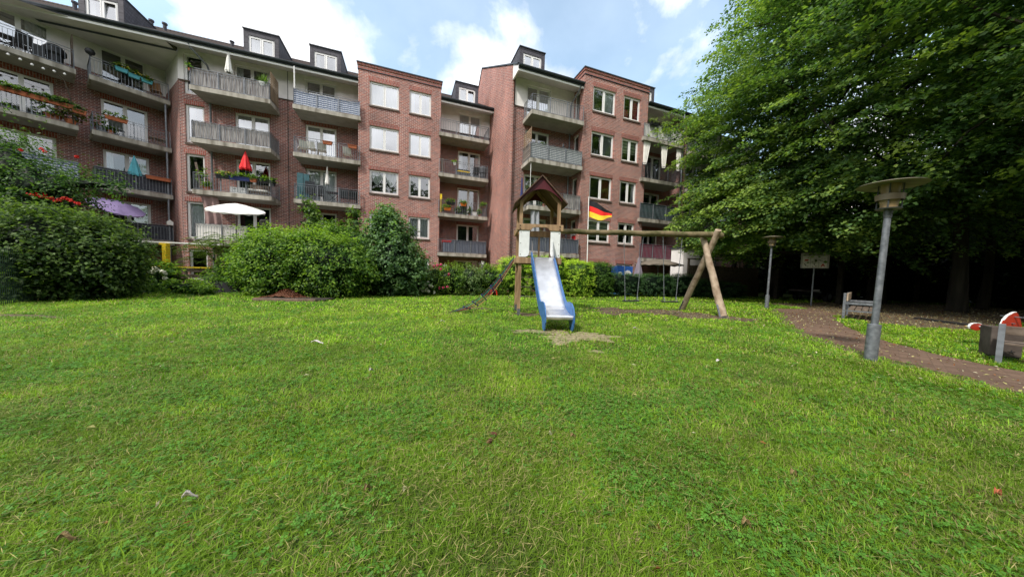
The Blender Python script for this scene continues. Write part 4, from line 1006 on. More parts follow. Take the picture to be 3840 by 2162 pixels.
# ground plants near the yellow fence
t = bush('hydrangea', 'hydrangea with white flower heads beside the yellow and blue pickets', 'plant', (-14.4, 11.9), (.6, .5), 1.25, 120, 16, .12, HORN, seed=13, corek=.6, spray=.2)
flowers(t, spots_px(ll([(1402, 1100), (1342, 1122), (1388, 1130), (1425, 1120), (1470, 1132), (1492, 1145), (1495, 1188)]), 11.45, (-14.4, 11.9)), WHITE_, .09)
for i, (x, y, r_, h_, lab) in enumerate(((-12.9, 11.5, .8, .5, 'low spreading plant left of the black raised bed'), (-12.9, 12.6, .6, .85, 'leafy plant in front of the grey plank fence'), (-14.3, 11.1, .5, .35, 'low ferny plant next to the dark hornbeam'), (-11.9, 11.2, .3, .3, 'trailing plant at the left end of the black raised bed'))):
    bush('garden_plant', lab, 'plant', (x, y), (r_, r_ * .7), h_, 90, 14, .10, HORN, seed=40 + i, corek=.6, spray=.18, stems=2)
for i, (px, py, dpt, r_, h_, lab) in enumerate(((1560, 1085, 15.0, .5, 1.1, 'shrub between the lilac and the rose bush'), (2240, 1065, 19, .9, 1.2, 'shrub half hidden behind the thuja hedge'))):
    X = EYE + ray(px, py) * (dpt / ray(px, py).y); bush('leafy_shrub', lab, 'bush', (X.x, X.y), (r_, r_ * .8), h_, 120, 16, .09, LAUREL, seed=50 + i, spray=.2)
bush('climbing_plant', 'dark climbing plant on the wall under the flat terrace roof', 'plant', (-14.6, 16.6), (1.0, .5), 2.1, 160, 16, .1, DARK, seed=52, spray=.25)

# big trees on the right
def tree(label, base, trunk_r, height, cr_c, cr_r, nspray, nleaf, lsize, pal, seed=0, lean=(0, 0), clip=None, zlow=2.5, group='lime trees beside the path', spray=.75, core=.35, name='lime_tree', lobes=(), taper=0.0):
    random.seed(seed); t = thing(name, label, 'tree', (base[0], base[1], 0), 0, group)
    m = mb('bark'); bx, by = base; top = Vector((cr_c[0] - bx, cr_c[1] - by, height * .8))
    pts = []
    for i in range(9):
        u = i / 8; pts.append((top.x * u ** 1.6 * .6 + .12 * math.sin(i * 1.3 + seed), top.y * u ** 1.6 * .6 + .1 * math.cos(i + seed), top.z * u))
    rad = [trunk_r * (1.25 if i == 0 else 1.0 - .95 * (i / 8)) for i in range(9)]; rad = [max(r_, .04) for r_ in rad]
    m.tube(pts, rad, 14); T0 = m.build('trunk', t, smooth=True)
    # spray centres fill the crown shell in layered tiers
    d = rot_rand(nspray); rr = rng.uniform(.30, 1, nspray) ** .38
    lump = 1 + .13 * np.sin(d[:, 0] * 6 + seed) * np.cos(d[:, 2] * 7 + seed) + .10 * np.sin(d[:, 1] * 9 + d[:, 2] * 5)
    tp = np.stack([1 - taper * np.clip(d[:, 2], 0, 1) * rr, 1 - taper * np.clip(d[:, 2], 0, 1) * rr, np.ones(nspray)], 1)
    Sx = np.array(cr_c) + d * np.array(cr_r) * (rr * lump)[:, None] * tp
    Sx = Sx[Sx[:, 2] > zlow + .5 * rng.normal(size=len(Sx))]
    for lc, lr, ln in lobes:
        d2 = rot_rand(ln); Sx = np.concatenate([Sx, np.array(lc) + d2 * np.array(lr) * (rng.uniform(.3, 1, ln) ** .4)[:, None]])
    if clip is not None: Sx = Sx[clip(Sx)]
    ns = len(Sx); rel = (Sx - np.array(cr_c)) / np.array(cr_r); q = np.linalg.norm(rel, axis=1)
    out = rel * np.array([1, 1, .35]); out[:, 2] -= .12; out = norm(out)
    i = np.repeat(np.arange(ns), nleaf); n = len(i)
    al = rng.uniform(-1, 1, (n, 1)); lat = norm(np.cross(out, np.array([0, 0, 1.]))); wd = (1 - .55 * np.abs(al)) * rng.normal(size=(n, 1)) * .42
    P = Sx[i] + out[i] * al * spray + lat[i] * wd * spray + rng.normal(size=(n, 3)) * np.array([.05, .05, .07]); P[:, 2] -= (al[:, 0] + 1) ** 2 * .07 * spray
    Nn = norm(out[i] * .35 + np.array([0, 0, 1.0]) + .38 * rng.normal(size=(n, 3)))
    hz = np.clip(rel[i, 2:3] * .5 + .5, 0, 1); li = np.clip(.16 + .62 * (q[i][:, None] - .55) * 2 * .5 + .22 * al + .25 * hz + .16 * rng.normal(size=(n, 1)) + (.20 * rng.normal(size=(ns, 1)))[i], 0, 1)  # crown shading painted per leaf: outer and upper lighter, inner darker
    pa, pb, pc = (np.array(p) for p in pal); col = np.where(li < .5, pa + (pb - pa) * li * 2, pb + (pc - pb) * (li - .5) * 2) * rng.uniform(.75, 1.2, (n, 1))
    A = [leaves(P - np.array([bx, by, 0]), Nn, lsize, col, .85, tipdir=out[i])]
    quadmesh('crown', *merge(A), 'leaf', t)
    # limbs to a sample of sprays
    m = mb('bark')
    idx = rng.choice(ns, min(ns, 70), replace=False)
    mains = []
    for k in range(11):
        a = k * 2.4 + seed; u = .22 + .06 * k; p0 = Vector(pts[0]).lerp(Vector(pts[-1]), 0); j = min(7, int(u * 8)); f_ = u * 8 - j
        p0 = Vector(pts[j]).lerp(Vector(pts[j + 1]), f_); L = cr_r[0] * random.uniform(.6, .9) * (1 - .35 * u)
        p2 = p0 + Vector((math.cos(a) * L, math.sin(a) * L, L * random.uniform(.35, .75))); p1 = p0.lerp(p2, .5) + Vector((0, 0, .10 * L))
        if clip is not None and not clip(np.array([[p2.x + bx, p2.y + by, p2.z]]))[0]: continue
        m.tube([p0, p1, p2], [trunk_r * .38 * (1 - .5 * u), trunk_r * .22, .035], 8, cap=False); mains.append((p0, p1, p2))
    for k in idx:
        e = Vector(Sx[k]) - Vector((bx, by, 0)); best = min((pp for mm in mains for pp in (mm[1], mm[2], mm[0].lerp(mm[1], .5))), key=lambda pp: (pp - e).length)
        md = best.lerp(e, .5) + Vector((random.uniform(-.3, .3), random.uniform(-.3, .3), .25)); m.tube([best, md, e], [.055, .035, .012], 5, cap=False)
    m.build('branch', t, smooth=True)
    return t
def clipm(S): 
    d = S[:, 0] * MAIN.P.x + S[:, 1] * MAIN.P.y; s_ = S[:, 0] * MAIN.D.x + S[:, 1] * MAIN.D.y
    return (d < 15.4) | ((s_ > 20) & (d < 16.2))
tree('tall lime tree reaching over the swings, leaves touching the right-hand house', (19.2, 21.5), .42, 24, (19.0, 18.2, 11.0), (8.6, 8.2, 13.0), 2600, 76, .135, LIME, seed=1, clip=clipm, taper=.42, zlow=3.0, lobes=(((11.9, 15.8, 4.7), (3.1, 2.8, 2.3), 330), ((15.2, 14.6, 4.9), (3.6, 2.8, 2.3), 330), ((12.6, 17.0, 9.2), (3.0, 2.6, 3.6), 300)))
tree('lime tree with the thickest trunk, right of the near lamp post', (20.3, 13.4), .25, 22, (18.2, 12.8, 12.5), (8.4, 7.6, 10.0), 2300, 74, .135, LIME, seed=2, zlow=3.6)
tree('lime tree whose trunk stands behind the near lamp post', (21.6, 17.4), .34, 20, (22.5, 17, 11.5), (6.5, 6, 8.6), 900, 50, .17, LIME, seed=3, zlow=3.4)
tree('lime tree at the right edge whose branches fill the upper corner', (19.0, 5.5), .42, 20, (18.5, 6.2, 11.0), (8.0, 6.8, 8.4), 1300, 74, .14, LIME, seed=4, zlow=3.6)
# low branches drooping over the swing frame and shrubs at the back, leaf colours near black to paint the tree shade
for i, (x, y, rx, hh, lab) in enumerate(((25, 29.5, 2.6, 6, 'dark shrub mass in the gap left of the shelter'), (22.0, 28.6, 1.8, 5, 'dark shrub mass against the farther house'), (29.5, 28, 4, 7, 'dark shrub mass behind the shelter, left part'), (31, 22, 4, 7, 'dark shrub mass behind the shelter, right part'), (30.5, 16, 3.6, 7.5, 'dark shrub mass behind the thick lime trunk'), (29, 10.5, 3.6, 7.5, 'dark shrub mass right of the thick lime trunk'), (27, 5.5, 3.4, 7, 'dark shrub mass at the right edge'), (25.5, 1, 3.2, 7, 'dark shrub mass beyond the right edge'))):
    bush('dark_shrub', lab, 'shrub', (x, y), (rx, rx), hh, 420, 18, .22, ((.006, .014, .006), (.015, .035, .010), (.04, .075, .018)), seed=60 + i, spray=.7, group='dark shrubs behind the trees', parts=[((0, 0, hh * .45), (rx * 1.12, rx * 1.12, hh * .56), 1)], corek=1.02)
for i, (x, y, r_, lab) in enumerate(((24.2, 15.0, .17, 'thin dark trunk behind the shelter posts'), (23.5, 9.3, .2, 'thin dark trunk right of the thick lime'), (26.5, 11.5, .22, 'dark trunk far back at the right'))):
    tree(lab, (x, y), r_, 15, (x, y, 11), (3.2, 3.2, 4.4), 200, 40, .2, DARK, seed=70 + i, group='thin trees at the back', zlow=5, name='thin_tree')
# woodland on the far side of the lawn, mirrored in the lower windows
A = []
for x in range(-46, 50, 8):
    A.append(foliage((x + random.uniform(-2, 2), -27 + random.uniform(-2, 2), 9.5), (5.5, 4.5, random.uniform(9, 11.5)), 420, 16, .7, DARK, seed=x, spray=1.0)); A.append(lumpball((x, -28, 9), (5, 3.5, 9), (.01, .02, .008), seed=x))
tag(quadmesh('woodland', *merge(A), 'leaf'), 'trees across the lawn, mirrored in the lower windows', 'woodland', kind='stuff')

# ------------------------------------------------------------------ play tower with slide
TZ = R(3.5)
T = thing('play_tower', 'wooden play tower with pitched roof, white panels and steel slide', 'play tower', (.20, 8.23, 0), TZ)
S_ = 1.06
for i, (x, y) in enumerate(((0, 0), (S_, 0), (0, S_), (S_, S_))):
    m = mb('towerwood'); m.box(x - .045, x + .045, y - .045, y + .045, .10, 3.22 if y == 0 else 3.2)
    P = m.build('post', T, bevel=.006)
    k = mb('galvdark'); k.box(x - .03, x + .03, y - .03, y + .03, -.05, .10); k.box(x - .042, x + .042, y - .05, y - .0455, .02, .2); k.build('post_shoe', P)
def rail_(y0, y1, x0, x1, z0, z1, name='side_rail'):
    m = mb('towerwood'); m.box(x0, x1, y0, y1, z0, z1); m.build(name, T, bevel=.008)
for z0, z1 in ((1.47, 1.64), ):
    rail_(-.095, -.048, -.10, S_ + .10, z0, z1, 'platform_beam'); rail_(S_ + .048, S_ + .095, -.10, S_ + .10, z0, z1, 'platform_beam')
    rail_(-.046, S_ + .046, -.095, -.048, z0 + .02, z1 + .03, 'platform_beam'); rail_(-.046, S_ + .046, S_ + .048, S_ + .095, z0 + .02, z1 + .03, 'platform_beam')
m = mb('towerwood')   # front rail with the cut-out above the slide
m.prism([(-.12, 2.39), (.27, 2.39), (.33, 2.46), (.40, 2.475), (.68, 2.475), (.75, 2.46), (.81, 2.39), (S_ + .12, 2.39), (S_ + .12, 2.56), (-.12, 2.56)], -.10, -.05, 'y')
FR = m.build('front_rail', T, bevel=.006)
m = mb('steel2')
for x in (-.03, S_ + .02):
    for z in (2.43, 2.51): m.lathe([(0, .012), (.012, .008), (.016, 0)], (0, 0, 0), 8) if False else m.tube([(x, -.112, z), (x, -.10, z)], .016, 10)
m.build('bolt_heads', FR)
rail_(S_ + .05, S_ + .095, -.12, S_ + .12, 2.36, 2.54, 'back_rail'); rail_(-.046, S_ + .12, -.10, -.05, 2.36, 2.53); rail_(-.046, S_ + .12, S_ + .05, S_ + .10, 2.36, 2.53)
m = mb('towerwood'); m.box(-.045, S_ + .045, -.045, S_ + .045, 1.60, 1.635)
for i in range(8): pass
m.build('platform', T)
m = mb('towerwood'); m.box(S_ * .62, S_ * .62 + .05, S_ + .0, S_ + .045, 1.64, 2.36); m.build('back_post', T)
def panel(x0, x1, cut):
    m = mb('whiteboard'); r = .1
    if cut > 0: poly = [(x0, 2.385), (x0, 1.655), (x1 - r, 1.655), (x1 - .03, 1.685), (x1, 1.755), (x1, 2.385)]
    else: poly = [(x0, 2.385), (x0, 1.755), (x0 + .03, 1.685), (x0 + r, 1.655), (x1, 1.655), (x1, 2.385)]
    m.prism(poly, -.075, -.055, 'y'); P = m.build('side_panel', T)
    k = mb('lampmetal')
    for z in (1.72, 2.03, 2.33): k.tube([((x0 + x1) / 2 + (-.1 if cut > 0 else .1), -.082, z), ((x0 + x1) / 2 + (-.1 if cut > 0 else .1), -.074, z)], .012, 8)
    k.build('bolt_heads', P)
panel(-.045, .24, 1); panel(.83, S_ + .045, -1)
# roof: two boards, arched gable boards
ex0, ex1, ea, ex_, ez_, az_ = -.20, 1.26, 3.14, .53, 3.12, 3.87
ax = (ex0 + ex1) / 2
for sgn, xe in ((-1, ex0), (1, ex1)):
    m = mb('roofboard'); n_ = 6
    m.add([(ax, -.22, az_), (xe, -.22, ez_), (xe, S_ + .14, ez_), (ax, S_ + .14, az_), (ax, -.22, az_ - .03), (xe + .015 * -sgn, -.22, ez_ - .025), (xe + .015 * -sgn, S_ + .14, ez_ - .025), (ax, S_ + .14, az_ - .03)],
          [(0, 1, 2, 3), (4, 7, 6, 5), (0, 4, 5, 1), (1, 5, 6, 2), (2, 6, 7, 3)])
    m.build('roof_panel', T)
for y in (-.16, S_ + .06):
    m = mb('maroonply'); n_ = 14; top = []; 
    sl = (az_ - ez_) / (ax - ex0); x0, x1 = -.045, S_ + .045
    arc = [(x0 + (x1 - x0) * i / n_, 3.17 + .33 * math.sin(math.pi * i / n_) ** .8) for i in range(n_ + 1)]
    up_ = [(x, az_ - .045 - abs(x - ax) * sl) for x, z in arc]
    for i in range(n_):
        a, b2, c, d = arc[i], arc[i + 1], up_[i + 1], up_[i]
        if c[1] <= b2[1] and d[1] <= a[1]: continue
        m.prism([a, b2, (c[0], max(c[1], b2[1] + .001)), (d[0], max(d[1], a[1] + .001))], y, y + .02, 'y')
    m.build('gable_board', T)
for xe, xa in ((-.02, ax - .02), (S_ + .02, ax + .02)):
    for y in (.02, S_ - .03):
        m = mb('towerwood'); m.bar((xe, y, 3.17), (xa, y, 3.76), .045, .09); m.build('rafter', T)
# slide (in tower axes): deck profile going down towards the camera
def sp_(y): return y
prof = [(-.02, 1.66), (-.12, 1.655), (-.30, 1.55), (-.6, 1.30), (-1.0, .96), (-1.35, .665), (-1.6, .47), (-1.72, .41), (-1.86, .375), (-2.08, .345), (-2.2, .335)]
cx_ = lambda y: .545 + .055 * (-y) / 2.2 + .06
SLD = thing  # (slide is a part of the tower)
m = mb('steel'); hw = .285
vs = []; fs = []
for y, z in prof:
    for x in (-hw, hw): vs.append((cx_(y) + x, y, z))
fs = [(2 * i, 2 * i + 1, 2 * i + 3, 2 * i + 2) for i in range(len(prof) - 1)]; m.add(vs, fs)
SL_ = m.build('slide', T)
m = mb('steel'); m.tube([(cx_(-2.23) - hw, -2.23, .30), (cx_(-2.23) + hw, -2.23, .30)], .052, 14); m.build('slide_lip', SL_, smooth=True)
for sg in (-1, 1):
    topc = [(-.02, 1.80), (-.2, 1.74), (-.5, 1.52), (-1.0, 1.09), (-1.4, .76), (-1.58, .62), (-1.72, .57), (-1.9, .60), (-2.1, .59), (-2.25, .50), (-2.33, .36), (-2.33, .20), (-2.27, .06), (-2.2, -.04)]
    botc = [(-2.06, -.04), (-2.02, .10), (-1.93, .24), (-1.75, .28), (-1.5, .40), (-1.2, .62), (-.6, 1.13), (-.02, 1.58)]
    m = mb('blueply'); poly = topc + botc
    x0 = lambda y: cx_(y) + sg * (hw + .002); n_ = len(poly)
    a_ = [(x0(y), y, z) for y, z in poly]; b_ = [(x0(y) + sg * .022, y, z) for y, z in poly]
    m.add(a_ + b_, [(i, (i + 1) % n_, n_ + (i + 1) % n_, n_ + i) for i in range(n_)])
    # faces as a strip between the upper and lower outlines
    U = [0, 1, 2, 3, 4, 5, 6, 7, 8, 9, 10, 11, 12, 13]; Lw = [21, 21, 20, 19, 18, 18, 17, 16, 16, 15, 15, 15, 14, 14]
    tri = []
    for k in range(13):
        q = [U[k], U[k + 1], Lw[k + 1], Lw[k]]; q = list(dict.fromkeys(q))
        if len(q) >= 3: tri.append(tuple(q))
    m.add(a_ + b_, tri + [tuple(i + n_ for i in reversed(t_)) for t_ in tri])
    m.build('slide_side', SL_)
    m = mb('steel'); m.add([(x0(0), -.05, 1.62), (x0(0), -.05, 2.10), (x0(0), -.09, 2.12), (x0(0), -.20, 1.95), (x0(0), -.36, 1.66), (x0(0), -.36, 1.60), (x0(0), -.2, 1.62)], [(0, 1, 2, 3, 4, 5, 6)]); m.build('slide_grip', SL_)
for z in (1.36, 1.06, .76, .46):
    m = mb('steel2'); m.tube([(.04, S_, z), (S_ - .04, S_, z)], .017, 8); m.build('ladder_rung', T)
# climbing net at the left side
N_ = thing('climbing_net', 'slack climbing net of thin coloured ropes hanging off the left side of the play tower', 'climbing net', (0, 8.3, 0))
def rp(a, b, sag, mt, r_=.010):
    m = mb(mt); pts = []
    for i in range(15):
        u = i / 14; p = Vector(a).lerp(Vector(b), u); p.z -= sag * math.sin(math.pi * u); pts.append(p)
    m.tube(pts, r_, 6); m.build('rope', N_, smooth=True); return pts
top_, bot_ = Vector((.02, .25, 1.60)), Vector((-1.72, .12, .02))
lines = []
for i, (mt, dy) in enumerate((('rope', 0), ('ropeg', .14), ('roper', .26), ('rope', .40), ('ropey', .52))):
    lines.append(rp((.03, .12 + dy * 1.3, 1.66 - .03 * i), (-1.75 + .04 * i, .02 + dy * .5, .02), .30 + .03 * i, mt, .0125))
for j in (3, 5, 7, 9, 11):
    m = mb('roper'); m.tube([l[j] for l in lines], .011, 6); m.build('cross_rope', N_)
    m = mb('navy')
    for l in lines[::2]: m.lathe([(0, -.03), (.024, -.02), (.024, .02), (0, .03)], tuple(l[j]), 8)
    m.build('knot', N_)

# ------------------------------------------------------------------ swing frame
SW = thing('playground_swing_stand', 'long mossy log beam carried by crossed log legs, bolted to the play tower', 'swing frame', (4.4, 8.9, 0))
O_ = Vector((4.4, 8.9, 0))
bA, bB = Vector((1.42, 8.72, 2.46)), Vector((6.78, 9.62, 2.62))
m = mb('beamwood'); pts = [bA.lerp(bB, i / 12) - O_ + Vector((0, 0, .012 * math.sin(i * 1.9))) for i in range(13)]; m.tube(pts, [.073 + .0022 * i + .002 * math.sin(i * 2.7) for i in range(13)], 16); m.build('beam', SW, smooth=True)
def hp(px, py, d): q = ray(px, py); return EYE + q * (d / q.y)
near_f, far_f = gp(2712, 1190), gp(2556, 1160)
nt_ = hp(2632, 872, 9.75); ft_ = hp(2695, 862, 9.35)
for nm, a, b, r0_, r1_, cut in (('leg', near_f, nt_, .115, .085, 1), ('leg', far_f, ft_, .10, .092, -1)):
    m = mb('logwood'); d = (b - a); m.tube([a + d * (.015 + .985 * i / 10) - O_ + Vector((.008 * math.sin(i * 1.7), 0, .0)) for i in range(11)], [r0_ + (r1_ - r0_) * i / 10 + .003 * math.sin(i * 2.3) for i in range(11)], 16)
    L_ = m.build(nm, SW, smooth=True)
    k = mb('galv'); dn = d.normalized(); off = Vector((-cut * .8 if cut > 0 else -.9, -.35, 0)).normalized(); off = (off - dn * off.dot(dn)).normalized() * (r0_ + .004)
    k.bar(a - O_ + off - dn * .05, a - O_ + off + dn * .42, .07, .012)
    for i in range(4): q = a - O_ + off * 1.06 + dn * (.08 + .10 * i); k.tube([q, q + off * .12], .014, 8)
    k.box(a.x - O_.x - .10, a.x - O_.x + .10, a.y - O_.y - .08, a.y - O_.y + .08, -.02, .03)
    k.build('leg_shoe', L_)
def beam_at(px):
    best = min((bA.lerp(bB, i / 400) for i in range(401)), key=lambda p: abs(1920 + FPX * (p - EYE).dot(rt) / (p - EYE).dot(fw) - px)); return best
def chain(m, a, b):
    n_ = int((b - a).length / .038)
    for i in range(n_):
        p = a.lerp(b, i / n_); q = a.lerp(b, (i + 1) / n_)
        if i % 2: m.bar(p, q, .022, .007)
        else: m.bar(p, q, .007, .022)
def r2(a): return 2150 + a / 2.266
for lab, (xa, xb), (sa, sb), pys in (('swing nearer the play tower, black seat on two chains', (430, 597), (437, 541), 640 + 1104 / 2.266), ('swing nearer the crossed legs, black seat on two chains', (765, 928), (768, 871), 640 + 1111 / 2.266)):
    A_, B__ = beam_at(r2(xa)), beam_at(r2(xb)); mid_ = (A_ + B__) / 2
    sA, sB = hp(r2(sa), pys, mid_.y), hp(r2(sb), pys, mid_.y)
    s0 = thing('swing', lab, 'swing', ((sA.x + sB.x) / 2, mid_.y, 0), 0, 'swings hanging from the log beam')
    O2 = Vector(((sA.x + sB.x) / 2, mid_.y, 0)); dr = (sB - sA).normalized()
    m = mb('rubber'); c_ = (sA + sB) / 2 - O2; hl = (sB - sA).length / 2 + .06
    m.bar(c_ - dr * hl, c_ + dr * hl, .17, .035); m.build('seat', s0, bevel=.012)
    for a_, b_ in ((A_, sA), (B__, sB)):
        a2 = a_ - O2 - Vector((0, 0, .10)); b2 = b_ - O2 + Vector((0, 0, .16)); m = mb('galv'); chain(m, a2, b2)
        for dy in (-.07, .07): chain(m, b2, b_ - O2 + Vector((0, dy, .01)))
        m.build('chain', s0)
        m = mb('galvdark'); m.tube([a2 + Vector((0, 0, .05)), a2 - Vector((0, 0, .02))], .022, 8); m.lathe([(.095, -.02), (.095, .02)], tuple(a_ - O2), 16) if False else None
        m.build('hook', s0)

# ------------------------------------------------------------------ path lamps
def lamp(label, base, htop, tilt):
    L_ = thing('path_lamp', label, 'lamp post', (base[0], base[1], 0), 0, 'mushroom-topped path lamps')
    L_.rotation_euler = (0, tilt, 0)
    k = htop / 2.83
    m = mb('galvdark'); m.lathe([(.072, -.05), (.072, .57), (.066, .575), (.042, .58)], (0, 0, 0), 24); m.build('base_sleeve', L_, smooth=True)
    m = mb('galvdark'); m.lathe([(.040, .56), (.037, 2.28 * k), (.037, 2.28 * k)], (0, 0, 0), 20); m.build('pole', L_, smooth=True)  # pole in the darker steel, its shadow put into the colour
    z = 2.28 * k
    m = mb('lampmetal'); m.lathe([(.045, z - .06), (.047, z + .03), (.05, z + .045), (.13, z + .06), (.135, z + .075), (.0, z + .08)], (0, 0, 0), 24)
    for a in range(4):
        c, s_ = math.cos(a * 1.571 + .6) * .118, math.sin(a * 1.571 + .6) * .118; m.tube([(c, s_, z + .07), (c, s_, z + .43)], .009, 6)
    m.build('cage', L_, smooth=True)
    m = mb('lampgold'); m.lathe([(.088, z + .08), (.09, z + .13), (.105, z + .20), (.11, z + .24)], (0, 0, 0), 24)
    m.lathe([(.085, z + .26), (.10, z + .34), (.10, z + .44)], (0, 0, 0), 24); m.build('diffuser', L_, smooth=True)
    m = mb('lampcream'); m.lathe([(.142, z + .19), (.150, z + .275), (.146, z + .28), (.138, z + .195)], (0, 0, 0), 28); m.build('ring_louvre', L_, smooth=True)
    m = mb('lampdisc'); m.lathe([(.0, z + .49), (.09, z + .48), (.23, z + .455), (.335, z + .43), (.352, z + .42), (.335, z + .41), (.22, z + .42), (.11, z + .43), (.0, z + .44)], (0, 0, 0), 48)
    m.build('canopy', L_, smooth=True)
lamp('near mushroom-topped lamp post beside the path, mossy broad disc on top', (5.58, 4.47), 2.80, R(1.4))
lamp('far mushroom-topped lamp post standing on the lawn left of the pictogram sign', (10.86, 12.4), 3.2, R(.4))

# sign with pictograms
sg = thing('playground_sign', 'white pictogram sign on a thin steel post at the shelter', 'sign', (15.01, 14.61, 0), R(-38))
m = mb('galv'); m.tube([(0, 0, -.05), (0, 0, 1.92)], .03, 10); m.build('post', sg, smooth=True)
m = mb('signwhite'); m.box(-.50, .50, -.045, -.03, 1.86, 2.62); SB_ = m.build('sign_board', sg)
m = mb('signcell')
for r_ in range(2):
    for c in range(3): m.box(-.43 + .29 * c, -.43 + .29 * c + .27, -.049, -.0455, 1.90 + .25 * r_, 1.90 + .25 * r_ + .23)
m.box(-.43, .43, -.049, -.0455, 2.41, 2.46); m.build('sign_cells', SB_)
m = mb('signdark')
def cell(c, r_): return -.43 + .29 * c + .135, 1.90 + .25 * r_ + .115
x, z = cell(1, 1); m.lathe([(0, 0), (.055, 0)], (0, 0, 0), 3) if False else m.prism([(x + .04 + .05 * math.cos(a * .7), z - .02 + .055 * math.sin(a * .7)) for a in range(9)], -.053, -.0495, 'y')
m.prism([(x - .11, z - .07), (x - .02, z - .07), (x - .02, z - .055), (x - .11, z - .055)], -.053, -.0495, 'y')
x, z = cell(0, 0); m.prism([(x - .09, z + .07), (x - .05, z + .07), (x + .02, z - .03), (x - .01, z - .05)], -.053, -.0495, 'y'); m.prism([(x + .03, z - .08), (x + .09, z - .08), (x + .06, z - .02)], -.053, -.0495, 'y')
x, z = cell(1, 0); m.prism([(x - .03, z + .08), (x + .03, z + .06), (x + .01, z), (x - .02, z + .02)], -.053, -.0495, 'y'); m.prism([(x - .08, z - .09), (x - .05, z - .09), (x - .06, z - .03)], -.053, -.0495, 'y'); m.prism([(x + .03, z - .07), (x + .08, z - .07), (x + .05, z - .01)], -.053, -.0495, 'y')
x, z = cell(2, 1); m.prism([(x - .10, z + .02), (x + .0, z + .05), (x, z + .06), (x - .10, z + .035)], -.053, -.0495, 'y'); m.prism([(x - .09, z - .06), (x, z - .06), (x, z - .045), (x - .09, z - .045)], -.053, -.0495, 'y')
for i in range(2): m.box(-.36, .30 - .1 * i, -.0492, -.0452, 2.52 + .045 * i, 2.535 + .045 * i)
m.build('pictograms', SB_)
m = mb('signred'); x, z = cell(0, 1); m.prism([(x - .08, z - .04), (x + .04, z - .05), (x + .08, z + .0), (x + .06, z + .05), (x - .06, z + .04)], -.053, -.0495, 'y')
x, z = cell(2, 0); m.prism([(x - .07, z - .08), (x - .03, z - .08), (x, z - .02), (x + .05, z - .07), (x + .08, z - .06), (x + .02, z + .08), (x - .03, z + .06)], -.053, -.0495, 'y'); m.build('red_pictograms', SB_)

# ------------------------------------------------------------------ benches
def bench(label, a, b, back_side, broken=False):
    """steel-framed bench with planks from leg a to leg b (ground points of the back posts)"""
    a = Vector((a[0], a[1], 0)); b = Vector((b[0], b[1], 0)); d = b - a; L = d.length; rz = math.atan2(d.y, d.x)
    t = thing('park_bench', label, 'bench', a, rz, 'steel-framed benches along the path')
    s = back_side   # +1: seat lies on the left of a->b
    for x in (0, L):
        m = mb('galv'); m.box(x - .03, x + .03, -.03, .03, -.05, .84); m.build('back_leg', t, bevel=.004)
        m = mb('galv'); m.box(x - .03, x + .03, s * .50 - .03, s * .50 + .03, -.05, .60); m.build('front_leg', t, bevel=.004)
        m = mb('galv'); m.box(x - .025, x + .025, min(.03, s * .47), max(-.03, s * .47) if s < 0 else s * .47, .56, .61); m.box(x - .022, x + .022, min(.03 * s, s * .47), max(.03 * s, s * .47), .36, .40); m.build('arm_frame', t, bevel=.004)
    for i in range(4):
        y = s * (.06 + .115 * i)
        m = mb('oldwood'); m.box(.03, L - .03, min(y, y + s * .10), max(y, y + s * .10), .405, .445); m.build('seat_plank', t, bevel=.006)
    if not broken:
        m = mb('oldwood'); m.box(.0, L, -.0 + s * .031, s * .075, .62, .80) if s > 0 else m.box(.0, L, -.075, -.031, .62, .80); m.build('back_plank', t, bevel=.008)
    return t
# near bench, only its left end in the frame; seen from behind
bench('bench with grey weathered planks cut off by the right edge, backing onto the path', (7.66, 4.53), (8.48, 3.15), 1).scale = (1, 1, .75)
# far bench seen end-on; its back board juts up at the left
FBn = thing('park_bench', 'mossy end-on bench behind the near lamp post, with an upright green board at its back', 'bench', (10.9, 9.55, 0), R(-51), 'steel-framed benches along the path')
W_b, L_b = .68, 2.1
for x, y, zt_ in ((0, 0, .86), (W_b, 0, .60), (0, L_b, .84), (W_b, L_b, .60)):
    m = mb('galvdark'); m.box(x - .03, x + .03, y - .03, y + .03, -.05, zt_); m.build('back_leg' if x == 0 else 'front_leg', FBn)
for y in (-.02, L_b - .02):
    m = mb('galvdark'); m.box(.03, W_b - .03, y, y + .04, .50, .57); m.build('arm_frame', FBn); m = mb('galvdark'); m.box(.03, W_b - .03, y, y + .04, .27, .31); m.build('seat_bearer', FBn)
for i in range(4):
    m = mb('oldwood'); m.box(.09 + .145 * i, .215 + .145 * i, -.01, L_b, .315, .35); m.build('seat_plank', FBn, bevel=.006)
m = mb('logwood'); m.box(.035, .075, .0, L_b, .60, .85); m.build('back_plank', FBn, bevel=.01)

# spring rocker (red) and the concrete litter bin behind the near bench
SR = thing('spring_rocker', 'red painted spring rocker partly hidden by the near bench', 'spring rocker', (9.72, 5.85, 0), 0)
SR.scale = (.80, .80, .60)
m = mb('redply'); 
m.prism([(-.62, .66), (-.60, .72), (-.54, .76), (-.44, .775), (-.34, .75), (-.28, .69), (-.28, .62), (-.36, .55), (-.44, .52), (-.52, .55), (-.59, .60)], -.015, .015, 'y'); m.build('tail_panel', SR)
m = mb('redply'); m.prism([(.14, .50), (.15, .72), (.20, .90), (.29, 1.05), (.42, 1.16), (.50, 1.18), (.55, 1.12), (.62, .94), (.68, .72), (.64, .50), (.4, .40)], -.016, .016, 'y'); HP = m.build('head_panel', SR)
m = mb('white')
def edge_(pts, y0, y1):
    for p, q in zip(pts, pts[1:]): m.bar((p[0], (y0 + y1) / 2, p[1]), (q[0], (y0 + y1) / 2, q[1]), .042, .014)
